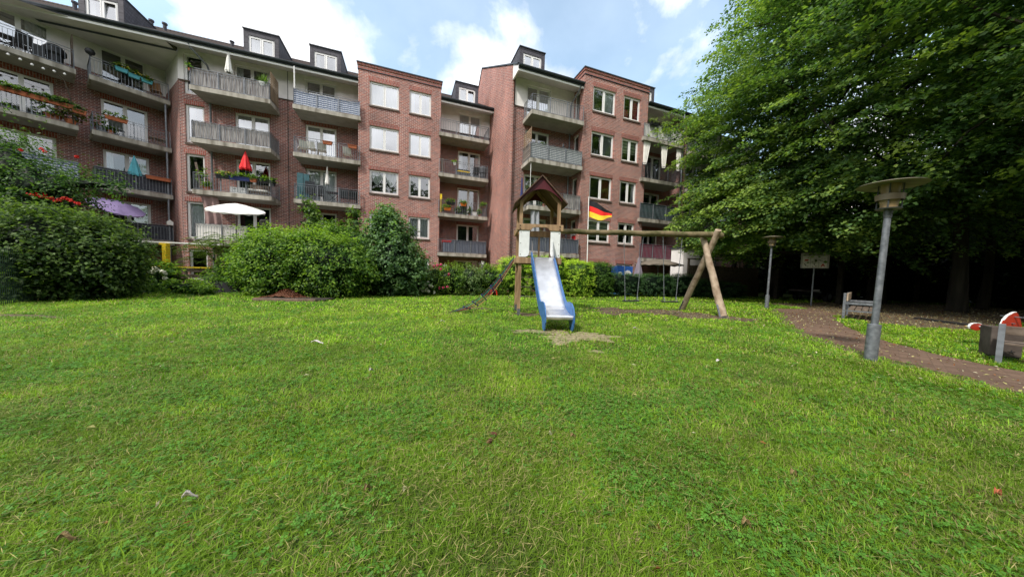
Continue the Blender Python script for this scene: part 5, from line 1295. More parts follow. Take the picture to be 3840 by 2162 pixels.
edge_([(.145, .56), (.155, .72), (.205, .90), (.295, 1.055), (.425, 1.165), (.50, 1.185)], -.02, .02); edge_([(-.61, .60), (-.625, .66), (-.605, .72), (-.54, .765), (-.44, .78), (-.34, .755)], -.02, .02)
m.build('white_edging', SR)
m = mb('galvdark'); m.tube([(.47, -.20, 1.02), (.47, .20, 1.02)], .016, 10); m.tube([(.42, -.06, .80), (.42, .06, .80)], .015, 8); m.build('handle', SR)
m = mb('whiteboard'); m.box(-.40, .20, -.10, .10, .66, .685); m.build('seat_board', SR)
m = mb('redply'); m.box(-.35, -.2, -.14, .14, .58, .655); m.build('foot_block', SR)
m = mb('rubber'); pts = [(.0 + .075 * math.cos(i * .6), .075 * math.sin(i * .6), .03 + i * .0125) for i in range(50)]; m.tube(pts, .014, 6); m.build('spring', SR)
BN = thing('litter_bin', 'stained exposed-concrete litter bin with star-shaped holes, behind the near bench', 'litter bin', tuple((gp(3722, 1345).to_2d() + Vector((.30, .12)))) + (0,), R(-38))
m = mb('stonebin'); 
b0, b1, z0, z1, th = .15, .155, .04, .53, .03
def sq(r_, z): return [(-r_, -r_, z), (r_, -r_, z), (r_, r_, z), (-r_, r_, z)]
m.add(sq(b0, z0) + sq(b1, z1) + sq(b1 - th, z1) + sq(b0 - th, z0 + .04), [(0, 3, 2, 1), (0, 1, 5, 4), (1, 2, 6, 5), (2, 3, 7, 6), (3, 0, 4, 7), (4, 5, 9, 8), (5, 6, 10, 9), (6, 7, 11, 10), (7, 4, 8, 11), (8, 9, 13, 12), (9, 10, 14, 13), (10, 11, 15, 14), (11, 8, 12, 15), (12, 13, 14, 15)])
m.use('rubber').box(-.14, .14, -.14, .14, 0, .06); BB = m.build('bin_body', BN, bevel=.012)
m = mb('rubber')
for (x, z) in ((-.06, .43), (.05, .13)):
    for a in range(5):
        q = a * 1.257 + .3; yb = -(b0 + (b1 - b0) * (z - z0) / (z1 - z0)) - .003
        m.bar((x, yb, z), (x + .036 * math.cos(q), yb, z + .036 * math.sin(q)), .013, .004)
m.build('star_hole', BB)
m = mb('rubber'); a_, b_ = gp(3440, 1196), gp(3620, 1224); m.bar((a_.x, a_.y, .03), (b_.x + .3, b_.y - .1, .03), .22, .06); tag(m.build('rubber_edging'), 'dark rubber edging strip across the soil near the rocker', 'edging')

# ------------------------------------------------------------------ shelter, car, fences
def main_thing(name, label, cat, x, y, z=0, group=None, fr=MAIN, turn=0): return thing(name, label, cat, fr.w(x, y, z), fr.rz + turn, group)
SH = main_thing('timber_shelter', 'dark open timber shelter with braced posts and low roof under the trees', 'shelter', 22.4, 8.9)
for i, x in enumerate((0, 4.6, 9.2)):
    for j, y in enumerate((0, 2.9, 5.6)):
        m = mb('shed'); m.box(x - .1, x + .1, y - .1, y + .1, 0, 2.7)
        if y == 0:
            for sx in (-1, 1): m.bar((x + sx * .05, y, 2.0), (x + sx * .65, y, 2.62), .09)
        m.build('post', SH)
m = mb('shed')
for y in (0, 2.9, 5.6): m.box(-.9, 10, y - .07, y + .07, 2.62, 2.78)
m.build('beam', SH)
m = mb('shed'); m.add([(-1.1, -.6, 2.74), (10.4, -.6, 2.74), (10.4, 6.3, 2.92), (-1.1, 6.3, 2.92), (-1.1, -.6, 2.90), (10.4, -.6, 2.90), (10.4, 6.3, 3.06), (-1.1, 6.3, 3.06)], [(0, 3, 2, 1), (4, 5, 6, 7), (0, 1, 5, 4), (1, 2, 6, 5), (2, 3, 7, 6), (3, 0, 4, 7)]); m.build('roof', SH)
# parked car in the shelter
CAR = main_thing('parked_car', 'black car parked in the shade of the timber shelter', 'car', 25.0, 10.6)
m = mb('carpaint')
prof_ = [(-2.2, .35), (-2.25, .62), (-2.1, .85), (-1.3, .98), (-.75, 1.38), (-.3, 1.47), (.9, 1.47), (1.6, 1.30), (2.05, .98), (2.15, .6), (2.1, .35)]
m.prism(prof_, -.80, .80, 'y'); m.build('body', CAR, bevel=.06)
m = mb('glass'); m.prism([(-1.2, .98), (-.72, 1.34), (.85, 1.40), (1.45, 1.25), (1.75, .98)], -.812, -.806, 'y'); m.build('side_window', CAR)
for x in (-1.35, 1.3):
    for y in (-.72, .72):
        m = mb('rubber'); m.tube([(x, y - .1, .32), (x, y + .1, .32)], .32, 20); W_ = m.build('wheel', CAR); k = mb('galv'); k.tube([(x, y - .105, .32), (x, y + .105, .32)], .19, 16); k.build('rim', W_)
m = mb('signwhite'); m.box(-2.26, -2.2, -.72, -.45, .62, .74); m.build('headlight', CAR)

LW = main_thing('low_wall', 'low brick garden wall carrying the slatted fence behind the swings', 'wall', 20.2, 13.6)
m = mb('lowwall'); m.box(-3.2, 3.6, 0, .2, 0, 1.15); m.build('wall_body', LW); m = mb('kerb'); m.box(-3.23, 3.63, -.03, .23, 1.152, 1.2); m.build('wall_cap', LW)
FN = main_thing('slat_fence', 'brown upright-slat fence on top of the low brick wall', 'fence', 20.2, 13.7, 1.2)
m = mb('oldwood')
for i in range(46): m.box(-3.2 + i * .148, -3.2 + i * .148 + .12, -.01, .01, .0, .82 + .01 * math.sin(i * 5))
m.build('slats', FN); m = mb('oldwood')
for x in (-3.2, -1.6, 0, 1.6, 3.2): m.box(x - .05, x + .05, .012, .11, 0, 1.2)
m.build('fence_post', FN)
m = mb('oldwood'); m.box(-3.3, 3.6, .012, .10, 1.2, 1.27); m.build('top_rail', FN)
AN = main_thing('garden_annex', 'white-panelled annex wall with flat roof behind the slatted fence', 'annex', 19.6, 15.0)
m = mb('render'); m.box(-1.6, 1.5, 0, 1.0, 0, 3.25); m.build('wall', AN); m = mb('zinc'); m.box(-1.7, 1.6, -.1, 1.1, 3.252, 3.33); m.build('roof', AN)

# ------------------------------------------------------------------ umbrellas and other balcony things
def parasol_closed(label, x, y, z, zt, mt, r_=.10, drop=.95, fr=MAIN, group='closed parasols on the balconies', tilt=0):
    t = main_thing('parasol', label, 'parasol', x, y, z, group, fr); h = zt - z
    m = mb('galv'); m.tube([(0, 0, 0), (0, 0, h - .05)], .02, 8); m.build('pole', t)
    m = MB().use(mt); n_ = 16; vs = []; fs = []
    for j, (u, rr) in enumerate(((0, .012), (.08, .035), (.35, .45 * r_ + .02), (.7, .8 * r_ + .02), (.95, r_ + .03), (1.0, r_))):
        for k in range(n_): a = 2 * math.pi * k / n_; q = rr * (1 + .28 * (k % 2) * u); vs.append((q * math.cos(a), q * math.sin(a), h - u * drop - (.06 * (k % 2) if j == 5 else 0)))
    for j in range(5):
        for k in range(n_): fs.append((j * n_ + k, j * n_ + (k + 1) % n_, (j + 1) * n_ + (k + 1) % n_, (j + 1) * n_ + k))
    m.add(vs, fs); m.build('canopy', t); return t
def parasol_open(label, x, y, z, zt, mt, rad, rise=.45, fr=MAIN, tilt=(0, 0), val=.10, group='open parasols', n_=8):
    t = main_thing('parasol', label, 'parasol', x, y, z, group, fr); h = zt - z
    m = mb('galv'); m.tube([(0, 0, 0), (0, 0, h)], .022, 8); m.build('pole', t)
    m = MB().use(mt); vs = [(0, 0, .0)]; fs = []
    K = n_ * 4
    for u in (.33, .66, 1.0):
        for k in range(K):
            a = 2 * math.pi * k / K; q = (k % 4) / 4; sagf = math.sin(math.pi * q); r_ = rad * u * (1 - .035 * sagf); vs.append((r_ * math.cos(a), r_ * math.sin(a), -rise * u ** 1.35 - .03 * sagf * u))
    for k in range(K):
        a = 2 * math.pi * k / K; r_ = rad * (.995 - .03 * math.sin(math.pi * (k % 4) / 4)); vs.append((r_ * math.cos(a), r_ * math.sin(a), -rise - val * (.75 + .25 * math.cos(k * math.pi))))
    for k in range(K): fs.append((0, 1 + k, 1 + (k + 1) % K))
    for j in range(3):
        for k in range(K): fs.append((1 + j * K + k, 1 + j * K + (k + 1) % K, 1 + (j + 1) * K + (k + 1) % K, 1 + (j + 1) * K + k))
    m.add(vs, fs); c_ = m.build('canopy', t, smooth=True); c_.location = (0, 0, h); c_.rotation_euler = (tilt[0], tilt[1], 0)
    m = mb('galv')
    for k in range(n_): a = 2 * math.pi * k / n_; m.bar((0, 0, -.5), (rad * .5 * math.cos(a), rad * .5 * math.sin(a), -rise * .42), .012)
    m.build('ribs', c_); return t
def at(px, py, d=21.55, fr=MAIN): return fr.xz(px, py, d)
x, z = at(858, 190); parasol_closed('white closed parasol on the top reed-screened balcony', x, 21.5, FL[3], z, 'white2', .11, 1.2)
x, z = at(925, 569); parasol_closed('red closed parasol over the balcony full of planters', x, 21.4, FL[1], z, 'red', .20, 1.05)
x, z = at(1226, 622); parasol_closed('thin cream closed parasol on the balcony with dark chairs', x, 21.6, FL[1], z, 'white2', .075, 1.1)
x, z = WING.xz(503, 583, 27.1); parasol_closed('turquoise closed parasol behind the dark balcony screen', x, 27.1, FL[1], z, 'teal', .20, 1.1, WING)
x, z = MAIN.xz(1958, 664, 16.5); parasol_closed('navy closed parasol left of the play tower roof', x, 16.5, FL[1], z, 'navy', .05, 1.3)
m = main_thing('pole', 'bare white pole at the corner of the striped balcony', 'pole', at(1108, 260)[0], 21.35, FL[3])
k = mb('white'); k.tube([(0, 0, 0), (0, 0, at(1108, 257)[1] - FL[3])], .035, 8); k.build('shaft', m); k = mb('white'); k.box(-.05, .05, -.05, .05, .7, .9); k.build('clamp', m)
s__, zp_ = MAIN.xz(884, 762, 19.7); d__ = 19.7
parasol_open('large white open parasol above the feathery sumac', s__, d__, FL[0] - .5, zp_, 'white2', 1.22, .36, tilt=(R(15), R(2)), n_=8)
x, z = WING.xz(447, 757, 26.3); parasol_open('lilac open parasol in front of the lowest balcony of the angled wing', x, 26.4, 1.6, z, 'purple', 1.0, .28, WING, tilt=(R(27), R(12)), n_=8)
X = hp(2470, 971, 19.3); parasol_open('wide brown-grey open parasol beyond the low yew hedge', X.dot(MAIN.D), X.dot(MAIN.P), 0, X.z, 'greyparasol', 1.45, .36, n_=8)
X = hp(2397, 958, 19.0); parasol_closed('large mauve covered parasol beside the house corner', X.dot(MAIN.D), X.dot(MAIN.P), .2, X.z, 'mauve', .30, 1.9)

def pot(label, x, y, z, r_=.14, h=.26, mt='terra', plant=True, ph=.35, pal=HORN, fr=MAIN, group='potted plants on the balconies', n_=26, pr=None):
    t = main_thing('potted_plant' if plant else 'flower_pot', label, 'potted plant' if plant else 'pot', x, y, z, group if plant else None, fr)
    m = MB().use(mt); m.lathe([(0, 0), (r_ * .7, 0), (r_ * .95, h * .86), (r_ * 1.06, h * .86), (r_ * 1.06, h), (r_ * .85, h), (r_ * .8, h * .88), (0, h * .88)], (0, 0, 0), 12); m.build('pot', t)
    if plant: quadmesh('plant', *foliage((0, 0, h + ph * .45), ((pr or r_ * 1.3), (pr or r_ * 1.3), ph * .6), n_, 12, .09, pal, spray=.10, bottom=h * .8), 'leaf', t)
    return t
def trough(label, x, y, z, L=.7, mt='terra', plant=True, ph=.22, pal=HORN, fr=MAIN, group='plant troughs hung on balcony rails', flow=None, turn=0):
    t = main_thing('plant_trough', label, 'planter', x, y, z, group, fr, turn)
    m = MB().use(mt); m.add([(-L / 2 + .03, -.07, 0), (L / 2 - .03, -.07, 0), (L / 2 - .03, .07, 0), (-L / 2 + .03, .07, 0), (-L / 2, -.10, .18), (L / 2, -.10, .18), (L / 2, .10, .18), (-L / 2, .10, .18)], [(0, 3, 2, 1), (4, 5, 6, 7), (0, 1, 5, 4), (1, 2, 6, 5), (2, 3, 7, 6), (3, 0, 4, 7)]); m.box(-L / 2 - .015, L / 2 + .015, -.115, .115, .165, .185); m.build('trough', t)
    if plant:
        k = quadmesh('plant', *foliage((0, 0, .2 + ph * .3), (L * .5, .14, ph * .6), 34, 12, .075, pal, spray=.10, bottom=.1), 'leaf', t)
    if flow: flowers(t, [(random.uniform(-L / 2, L / 2), -.1 + random.uniform(-.05, .05), .25 + random.uniform(-.02, .12)) for _ in range(7)], flow, .035, 8)
    return t
def chair(label, x, y, z, mt='white', rz=0, fr=MAIN, h=.85, group='balcony chairs', w_=.46):
    t = main_thing('balcony_chair', label, 'chair', x, y, z, group, fr, rz)
    m = MB().use(mt); m.box(-w_ / 2, w_ / 2, -w_ / 2, w_ / 2, .42, .46); m.build('seat', t, bevel=.01)
    m = MB().use(mt); m.add([(-w_ / 2, w_ / 2 - .02, .47), (w_ / 2, w_ / 2 - .02, .47), (w_ / 2, w_ / 2 + .10, h), (-w_ / 2, w_ / 2 + .10, h), (-w_ / 2, w_ / 2 + .015, .47), (w_ / 2, w_ / 2 + .015, .47), (w_ / 2, w_ / 2 + .135, h), (-w_ / 2, w_ / 2 + .135, h)], [(0, 1, 2, 3), (7, 6, 5, 4), (0, 4, 5, 1), (3, 2, 6, 7), (0, 3, 7, 4), (1, 5, 6, 2)]); m.build('backrest', t)
    for sx in (-1, 1):
        for sy in (-1, 1): m = mb('wood' if mt == 'white2' else mt); m.bar((sx * (w_ / 2 - .05), sy * (w_ / 2 - .05), .42), (sx * w_ / 2, sy * w_ / 2, 0), .028); m.build('leg', t)
    return t
def table(label, x, y, z, mt='darkgrey', L=.8, fr=MAIN, h=.70, rz=0):
    t = main_thing('balcony_table', label, 'table', x, y, z, 'balcony tables', fr, rz)
    m = MB().use(mt); m.box(-L / 2, L / 2, -.3, .3, h - .03, h); m.build('tabletop', t)
    m = MB().use(mt)
    for sy in (-.25, .25): m.bar((-L / 2 + .08, sy, 0), (L / 2 - .08, sy, h - .03), .025); m.bar((L / 2 - .08, sy, 0), (-L / 2 + .08, sy, h - .03), .025)
    m.build('crossed_legs', t); return t
def boxthing(name, label, cat, x, y, z, sx, sy, sz, mt, fr=MAIN, rz=0, bevel=.02, group=None):
    t = main_thing(name, label, cat, x, y, z, group, fr, rz); return t
RZ_ = .92
# balcony B, second floor: planters and furniture
YF = 21.14
for lab, px, pym, L, mt, fl in (('black trough of yellow flowers on the rail left of the red parasol', 838, 660, .62, 'black', (.8, .6, .05)), ('dark blue trough on the rail under the red parasol', 900, 665, .95, 'navy', None), ('black trough right of the small terracotta trough, on the red parasol balcony', 995, 690, .35, 'black', None)):
    x, z = at(px, pym, YF); trough(lab, x, YF - .0, FL[1] + .70, L, mt, flow=fl)
x, _ = at(950, 670, YF); trough('small terracotta trough right of the red parasol', x, YF, FL[1] + .70, .30)
x, _ = at(765, 700, 21.8); pot('leafy palm in a tall terracotta pot behind the rail, left of the drainpipe balcony', x, 21.8, FL[1], .17, .42, ph=.75, n_=50, pr=.26)
x, _ = at(790, 710, 21.6); pot('small plant in a low terracotta pot beside the palm', x - .05, 21.45, FL[1], .15, .22, ph=.25)
x, _ = at(1030, 690, 22.0)
x, _ = at(1004, 690, 21.9); pot('bushy plant in a black pot at the right end of the red parasol balcony', -7.52, 21.75, FL[1] + .72, .13, .2, 'black', ph=.3)
for i, (px, lab) in enumerate(((885, 'left one of two white crates with slot handles on the planter balcony'), (915, 'right one of two white crates with slot handles on the planter balcony'))):
    x, _ = at(px, 710, 21.5); t = main_thing('crate', lab, 'crate', x, 21.5, FL[1], 'white crates'); m = mb('white'); m.box(-.20, .20, -.16, .16, 0, .36); m.build('crate_body', t, bevel=.01); m = mb('black'); m.box(-.06, .06, -.163, -.1605, .24, .275); m.build('handle_slot', t)
x, _ = at(975, 715, 21.7); t = main_thing('bench_seat', 'low grey cushioned settee at the right end of the planter balcony', 'settee', x - .1, 21.8, FL[1]); m = mb('white2'); m.box(-.5, .5, -.25, .25, .28, .40); m.build('cushion', t, bevel=.03); m = mb('oldwood'); m.box(-.5, .5, .2, .28, .1, .75); m.build('backrest', t); m = mb('oldwood'); m.box(-.5, .5, -.25, .2, .1, .27); m.build('base', t)
t = main_thing('plank', 'bare board leaning at the left end of the planter balcony', 'board', -10.72, 21.55, FL[1]); t.rotation_euler = (0, R(-9), MAIN.rz); m = mb('oldwood'); m.box(-.05, .05, -.01, .02, 0, 1.55); m.build('board', t)
# privacy trellis at B top
t = main_thing('trellis', 'brown wooden trellis closing the right end of the top reed-screened balcony', 'trellis', -7.44, 21.35, FL[3] + .1)
m = mb('wood')
for i in range(10): m.box(-.01, .01, .02 + .115 * i, .06 + .115 * i, 0, 1.55)
for i in range(12): m.box(-.022, -.011, 0, 1.12, .02 + .13 * i, .05 + .13 * i)
m.build('lattice', t)
x, _ = at(985, 300, 21.4); pot('spiky green agave in a white bowl on the top reed-screened balcony', x, 21.4, FL[3] + .72, .2, .18, 'white', ph=.02, n_=1)
t = [o for o in C.objects if o.name.startswith('potted_plant')][-1]
A = []; P = []; Nn = []; Td = []
for i in range(46): a = random.uniform(0, 6.28); e_ = random.uniform(.35, 1.4); dv = Vector((math.cos(a) * math.cos(e_), math.sin(a) * math.cos(e_), math.sin(e_))); P.append(tuple(dv * .28 + Vector((0, 0, .15)))); Nn.append(tuple(dv.cross(Vector((math.sin(a), -math.cos(a), 0))))); Td.append(tuple(dv * 6))
quadmesh('spiky_leaves', *leaves(np.array(P), np.array(Nn), .55, np.tile(np.array([.13, .22, .05]), (46, 1)), .09, tipdir=np.array(Td)), 'leaf', t)
x, _ = at(735, 270, 21.8); pot('small terracotta pot at the left end of the top reed-screened balcony', x, 21.3, FL[3] + .75, .08, .12, ph=.2, n_=10)
# B ground: hanging brown cloth
t = main_thing('sun_sail', 'brown-pink cloth hanging from the balcony beside the drainpipe', 'cloth', -10.3, 21.4, FL[0]); m = mb('brown_cloth'); m.grid(lambda u, v: (-.45 + .75 * u + .12 * math.sin(v * 3) + (1 - v) * .1, .06 * math.sin(u * 14 + v * 2), .25 + 2.2 * v), 20, 12); m.build('cloth', t, smooth=True)
# B2
for i, (px, lab, rz) in enumerate(((1135, 'leftmost cream shell chair on the balcony below the striped cloth', .5), (1175, 'second cream shell chair on the balcony below the striped cloth', -.2), (1208, 'third cream shell chair from the left below the striped cloth', .2), (1305, 'lone cream shell chair at the right end below the striped cloth', 0))):
    x, _ = at(px, 560, 21.7); chair(lab, x, 21.7, FL[2], 'white2', rz + 3.1, h=.78, group='cream shell chairs')
for px, lab in ((1228, 'terracotta trough on the rail in the middle of the cream chair balcony'), (1322, 'terracotta trough on the rail at the right end of the cream chair balcony')):
    x, _ = at(px, 530, YF); trough(lab, x, YF, FL[2] + .68, .5, plant=False)
t = main_thing('folding_screen', 'dark teal folding screen at the left end of the dark chair balcony', 'screen', -5.95, 21.45, FL[1]); m = mb('teal_dark'); m.box(-.28, .03, -.01, .01, .05, 1.62); m.box(.035, .34, .01, .03, .05, 1.60); m.build('panel', t)
for px, lab, mt, h_ in ((1165, 'tall dark covered chair next to the teal screen', 'darkgrey', 1.15), (1197, 'dark woven chair left of the thin cream parasol', 'darkgrey', 1.0), (1290, 'dark woven chair right of the folding table', 'darkgrey', .9), (1324, 'black metal-framed chair at the right end of the dark chair balcony', 'black', .88)):
    x, _ = at(px, 730, 21.7); chair(lab, x, 21.7, FL[1], mt, 3.3, h=h_, group='dark chairs on the balcony', w_=.5)
x, _ = at(1250, 740, 21.7); table('dark folding table with crossed legs between the dark chairs', x, 21.75, FL[1], 'black', .8)
t = main_thing('laundry_rack', 'grey drying rack behind the dark covered chairs', 'rack', at(1190, 690, 22.2)[0], 22.1, FL[1]); m = mb('galvdark')
for i in range(7): m.bar((-.45, -.2 + .07 * i, 1.1), (.45, -.2 + .07 * i, 1.1), .012)
for sx in (-.45, .45): m.bar((sx, -.22, 1.1), (sx, .22, 1.1), .02); m.bar((sx, -.2, 0), (sx, .2, 1.1), .02); m.bar((sx, .2, 0), (sx, -.2, 1.1), .02)
m.build('frame', t)
# D column
for px, fl_, lab, mt, ww in ((1738, 1, 'dark rattan settee with yellow cushions on the third recessed balcony', 'darkgrey', .9),):
    t = main_thing('garden_settee', lab, 'settee', at(px, 650, 21.8)[0], 21.85, FL[2]); m = mb('darkgrey'); m.box(-.5, .5, -.25, .25, .02, .38); m.box(-.5, .5, .2, .3, .38, .72); m.build('base', t, bevel=.02); m = mb('yellow'); m.box(-.45, .45, -.24, .18, .381, .46); m.build('cushion', t, bevel=.02)
chair('dark metal chair beside the rattan settee', at(1785, 650, 21.7)[0], 21.75, FL[2], 'black', 3.0, h=.8, group='dark chairs on the balcony')
t = main_thing('covered_grill', 'grey covered grill at the right end of the third recessed balcony', 'grill', at(1813, 640, 21.7)[0], 21.8, FL[2]); m = mb('darkgrey'); m.lathe([(.20, 0), (.24, .5), (.30, .55), (.33, .85), (.28, 1.0), (0, 1.03)], (0, 0, 0), 10); m.build('cover', t)
pot('white hanging pot on the rail of the third recessed balcony', at(1705, 628, YF)[0], YF, FL[2] + .62, .1, .18, 'white', ph=.15, n_=8)
t = main_thing('board', 'pale board leaning at the left end of the third recessed balcony', 'board', 2.35, 21.5, FL[2]); m = mb('oldwood'); m.box(-.09, .09, -.01, .02, 0, 1.1); m.build('panel', t)
t = main_thing('garden_tool', 'yellow long-handled dustpan hanging at the bay corner', 'tool', 2.28, 21.25, FL[1] + .05); m = mb('yellow'); m.box(-.07, .07, -.015, .015, .85, 1.25); m.build('pan', t); m = mb('yellow'); m.bar((0, 0, 0), (0, 0, .85), .03); m.build('handle', t)
for px, py, mt, lab, ww in ((1678, 783, 'orange', 'orange trough low on the left of the flower-filled balcony', .45), (1738, 767, 'orange', 'orange trough on the rail in the middle of the flower-filled balcony', .42), (1690, 762, 'black', 'dark trough of pale leaves on the rail left of the orange one', .6), (1812, 775, 'oldwood', 'brown trough on the rail at the right end of the flower-filled balcony', .4)):
    x, z = at(px, py, YF); trough(lab, x, YF, z - .1, ww, mt)
for px, mt, lab, r_ in ((1655, 'terra', 'terracotta pot at the left end of the flower-filled balcony', .11), (1760, 'terra', 'small terracotta pot left of the white cooler', .10), (1797, 'terra', 'terracotta pot right of the white cooler', .12), (1715, 'black', 'low dark pot in the middle of the flower-filled balcony', .16)):
    pot(lab, at(px, 800, 21.6)[0], 21.55, FL[1], r_, .2, mt, ph=.35)
t = main_thing('cooler', 'white cooler box on the flower-filled balcony', 'cooler', at(1778, 800, 21.4)[0], 21.42, FL[1]); m = mb('white'); m.box(-.17, .17, -.13, .13, 0, .25); m.build('box', t, bevel=.02); m = mb('white2'); m.box(-.18, .18, -.14, .14, .252, .30); m.build('lid', t, bevel=.01)
t = main_thing('red_basket', 'red basket on the left rail end of the lowest recessed balcony', 'basket', at(1675, 903, 21.35)[0], 21.4, FL[0] + .72); m = mb('red'); m.add([(-.28, -.12, 0), (.28, -.12, 0), (.28, .12, 0), (-.28, .12, 0), (-.34, -.16, .14), (.34, -.16, .14), (.34, .16, .14), (-.34, .16, .14)], [(0, 3, 2, 1), (0, 1, 5, 4), (1, 2, 6, 5), (2, 3, 7, 6), (3, 0, 4, 7)]); m.build('basket', t)
t = main_thing('star_ornament', 'silver star hanging under the lowest recessed balcony', 'ornament', at(1667, 978, 21.8)[0], 21.8, 1.55); m = mb('steel2')
for k in range(10): a = k * math.pi / 5; r1 = .22 if k % 2 == 0 else .09; r2_ = .09 if k % 2 == 0 else .22; m.add([(0, -.03, 0), (r1 * math.sin(a), 0, r1 * math.cos(a)), (r2_ * math.sin(a + math.pi / 5), 0, r2_ * math.cos(a + math.pi / 5))], [(0, 1, 2)])
m.build('star', t)
t = main_thing('wind_spinner', 'round white wind spinner above the shrub below the gable wall', 'ornament', at(1808, 992, 19.5)[0], 19.5, 0); m = mb('white')
for k in range(18): a = k * math.pi / 9; zc_ = at(1808, 992, 19.5)[1]; m.bar((.05 * math.cos(a), 0, zc_ + .05 * math.sin(a)), (.25 * math.cos(a + .35), .03, zc_ + .25 * math.sin(a + .35)), .022, .004)
m.build('wheel', t); m = mb('galv'); m.bar((0, 0, 0), (0, 0, at(1808, 992, 19.5)[1]), .015); m.build('stake', t)
# E column
t = main_thing('slatted_screen', 'brown slatted privacy screen at the left end of the striped grey balcony', 'screen', 6.9, 16.35, FL[2] + .1); m = mb('wood')
for i in range(13): m.box(-.01, .01, 0, 1.1, .05 + .13 * i, .13 + .13 * i)
m.build('slats', t); m = mb('wood'); m.box(-.02, .02, -.03, 0, 0, 1.75); m.box(-.02, .02, 1.1, 1.13, 0, 1.75); m.build('frame', t)
t = main_thing('bird_figure', 'small dark bird figure on the striped grey balcony rail', 'figure', MAIN.xz(2113, 548, 16.3)[0], 16.3, FL[2] + .93); m = mb('black'); m.lathe([(0, 0), (.05, .02), (.07, .1), (.05, .18), (.03, .22), (.04, .26), (.0, .31)], (0, 0, 0), 10, 1.3, .8); m.build('body', t, smooth=True)
t = main_thing('hanging_sheet', 'grey sheet hanging at the left end of the lowest balcony behind the play tower', 'cloth', 7.0, 16.3, FL[0] + .3); m = mb('curtain_grey'); m.grid(lambda u, v: (.62 * u * (1 - .1 * v), .05 * math.sin(u * 12), .8 + 1.35 * v), 16, 4); m.build('cloth', t, smooth=True)
t = main_thing('white_pole', 'thin white pole rising from the balcony behind the play tower roof', 'pole', MAIN.xz(1990, 640, 16.3)[0], 16.3, FL[1]); m = mb('white'); m.bar((0, 0, 0), (0, 0, 2.5), .025); m.build('shaft', t)
pot('dark leafy plant on the balcony right behind the play tower roof', MAIN.xz(2125, 760, 16.6)[0], 16.6, FL[1], .14, .24, 'terra', ph=.4)
pot('terracotta pot with little plant on the same balcony left of the reed mat', MAIN.xz(2040, 765, 16.5)[0], 16.5, FL[1], .13, .2, 'terra', ph=.2, n_=8)
t = main_thing('notice_boards', 'four small red and white signs on the side of the right-hand bay', 'sign', 10.44, 16.75, 3.35, None, MAIN)
m = mb('white')
for (a, b) in ((0, 0), (.25, 0)): m.box(-.02, -.004, a, a + .2, .45, .78)
m.build('white_sign', t); m = mb('red')
for a in (0, .25): m.box(-.02, -.004, a, a + .2, .1, .36)
m.build('red_sign', t); m = mb('black'); m.box(-.024, -.0205, .30, .40, .52, .72); m.box(-.024, -.0205, .29, .41, .16, .3); m.build('sign_marks', t)
# G column
for px, lab in ((2432, 'left black trough on the top balcony beside the tree'), (2478, 'right black trough on the top balcony beside the tree')):
    x, _ = MAIN.xz(px + 20, 470, 16.15); trough(lab, x, 16.12, FL[3] + .80, .7, 'black', pal=((.05, .08, .02), (.14, .2, .06), (.3, .36, .15)))
for i, (px, ww, lab) in enumerate(((2425, .55, 'leftmost cream curtain tied back on the curtained balcony'), (2490, .55, 'middle cream curtain tied back on the curtained balcony'), (2545, .42, 'rightmost cream curtain on the curtained balcony next to the tree'))):
    x, _ = MAIN.xz(px, 560, 16.35); t = main_thing('outdoor_curtain', lab, 'curtain', x, 16.35, FL[2] + .95, 'cream outdoor curtains')
    m = mb('white2'); m.grid(lambda u, v: ((u - .5) * ww * (.35 + .65 * abs(v - .0) ** .7) - .12 * (1 - v) * (1 if i == 0 else -.3), .05 * math.sin(u * 30), .0 + 1.55 * v), 26, 12); m.build('cloth', t, smooth=True)
# wing
for px, py, lab in ((455, 262, 'left hanging green trough on the top balcony of the angled wing'), (502, 286, 'middle hanging green trough on the top balcony of the angled wing'), (550, 305, 'right hanging green trough on the top balcony of the angled wing')):
    x, z = WING.xz(px, py, 26.85); trough(lab, x, 26.82, z - .12, .42, 'teal', fr=WING, flow=(.8, .6, .1))
x, z = WING.xz(585, 340, 27.4); chair('rattan armchair at the right end of the top balcony of the angled wing', x, 27.4, FL[3], 'rattan', 2.8, WING, .8)
chair('dark chair half hidden behind the rail of the angled wing top balcony', WING.xz(470, 300, 27.6)[0], 27.5, FL[3], 'black', 3.3, WING, .85)
t = main_thing('rail_ornament', 'black ball ornament on the left rail corner of the top wing balcony', 'ornament', 1.68, 26.95, FL[3] + .92, None, WING); m = mb('black'); m.lathe([(0, 0), (.04, .01), (.05, .06), (.14, .12), (.17, .22), (.13, .34), (0, .38)], (0, 0, 0), 12); m.build('ball', t, smooth=True)
x, z = WING.xz(436, 455, 26.85); trough('terracotta trough with trailing green on the rail of the second wing balcony', x, 26.8, FL[2] + .70, .75, fr=WING)
pot('leafy plant in a blue-grey pot at the left end of the second wing balcony', 1.95, 27.3, FL[2], .2, .3, 'galvdark', ph=.6, fr=WING, n_=40)
pot('small red-leaved plant beside the folding chair on the second wing balcony', WING.xz(415, 485, 27.1)[0], 27.1, FL[2], .12, .2, ph=.2, fr=WING)
chair('grey folding chair on the second wing balcony', WING.xz(440, 485, 27.5)[0], 27.5, FL[2], 'galv', 2.9, WING, .95)
table('brown low table at the right end of the second wing balcony', WING.xz(595, 530, 27.4)[0], 27.5, FL[2], 'wood', .7, WING, .5)
x, z = WING.xz(594, 668, 26.85); trough('long terracotta trough on the dark-screened balcony rail', x, 26.8, FL[1] + .72, .95, plant=False, fr=WING)
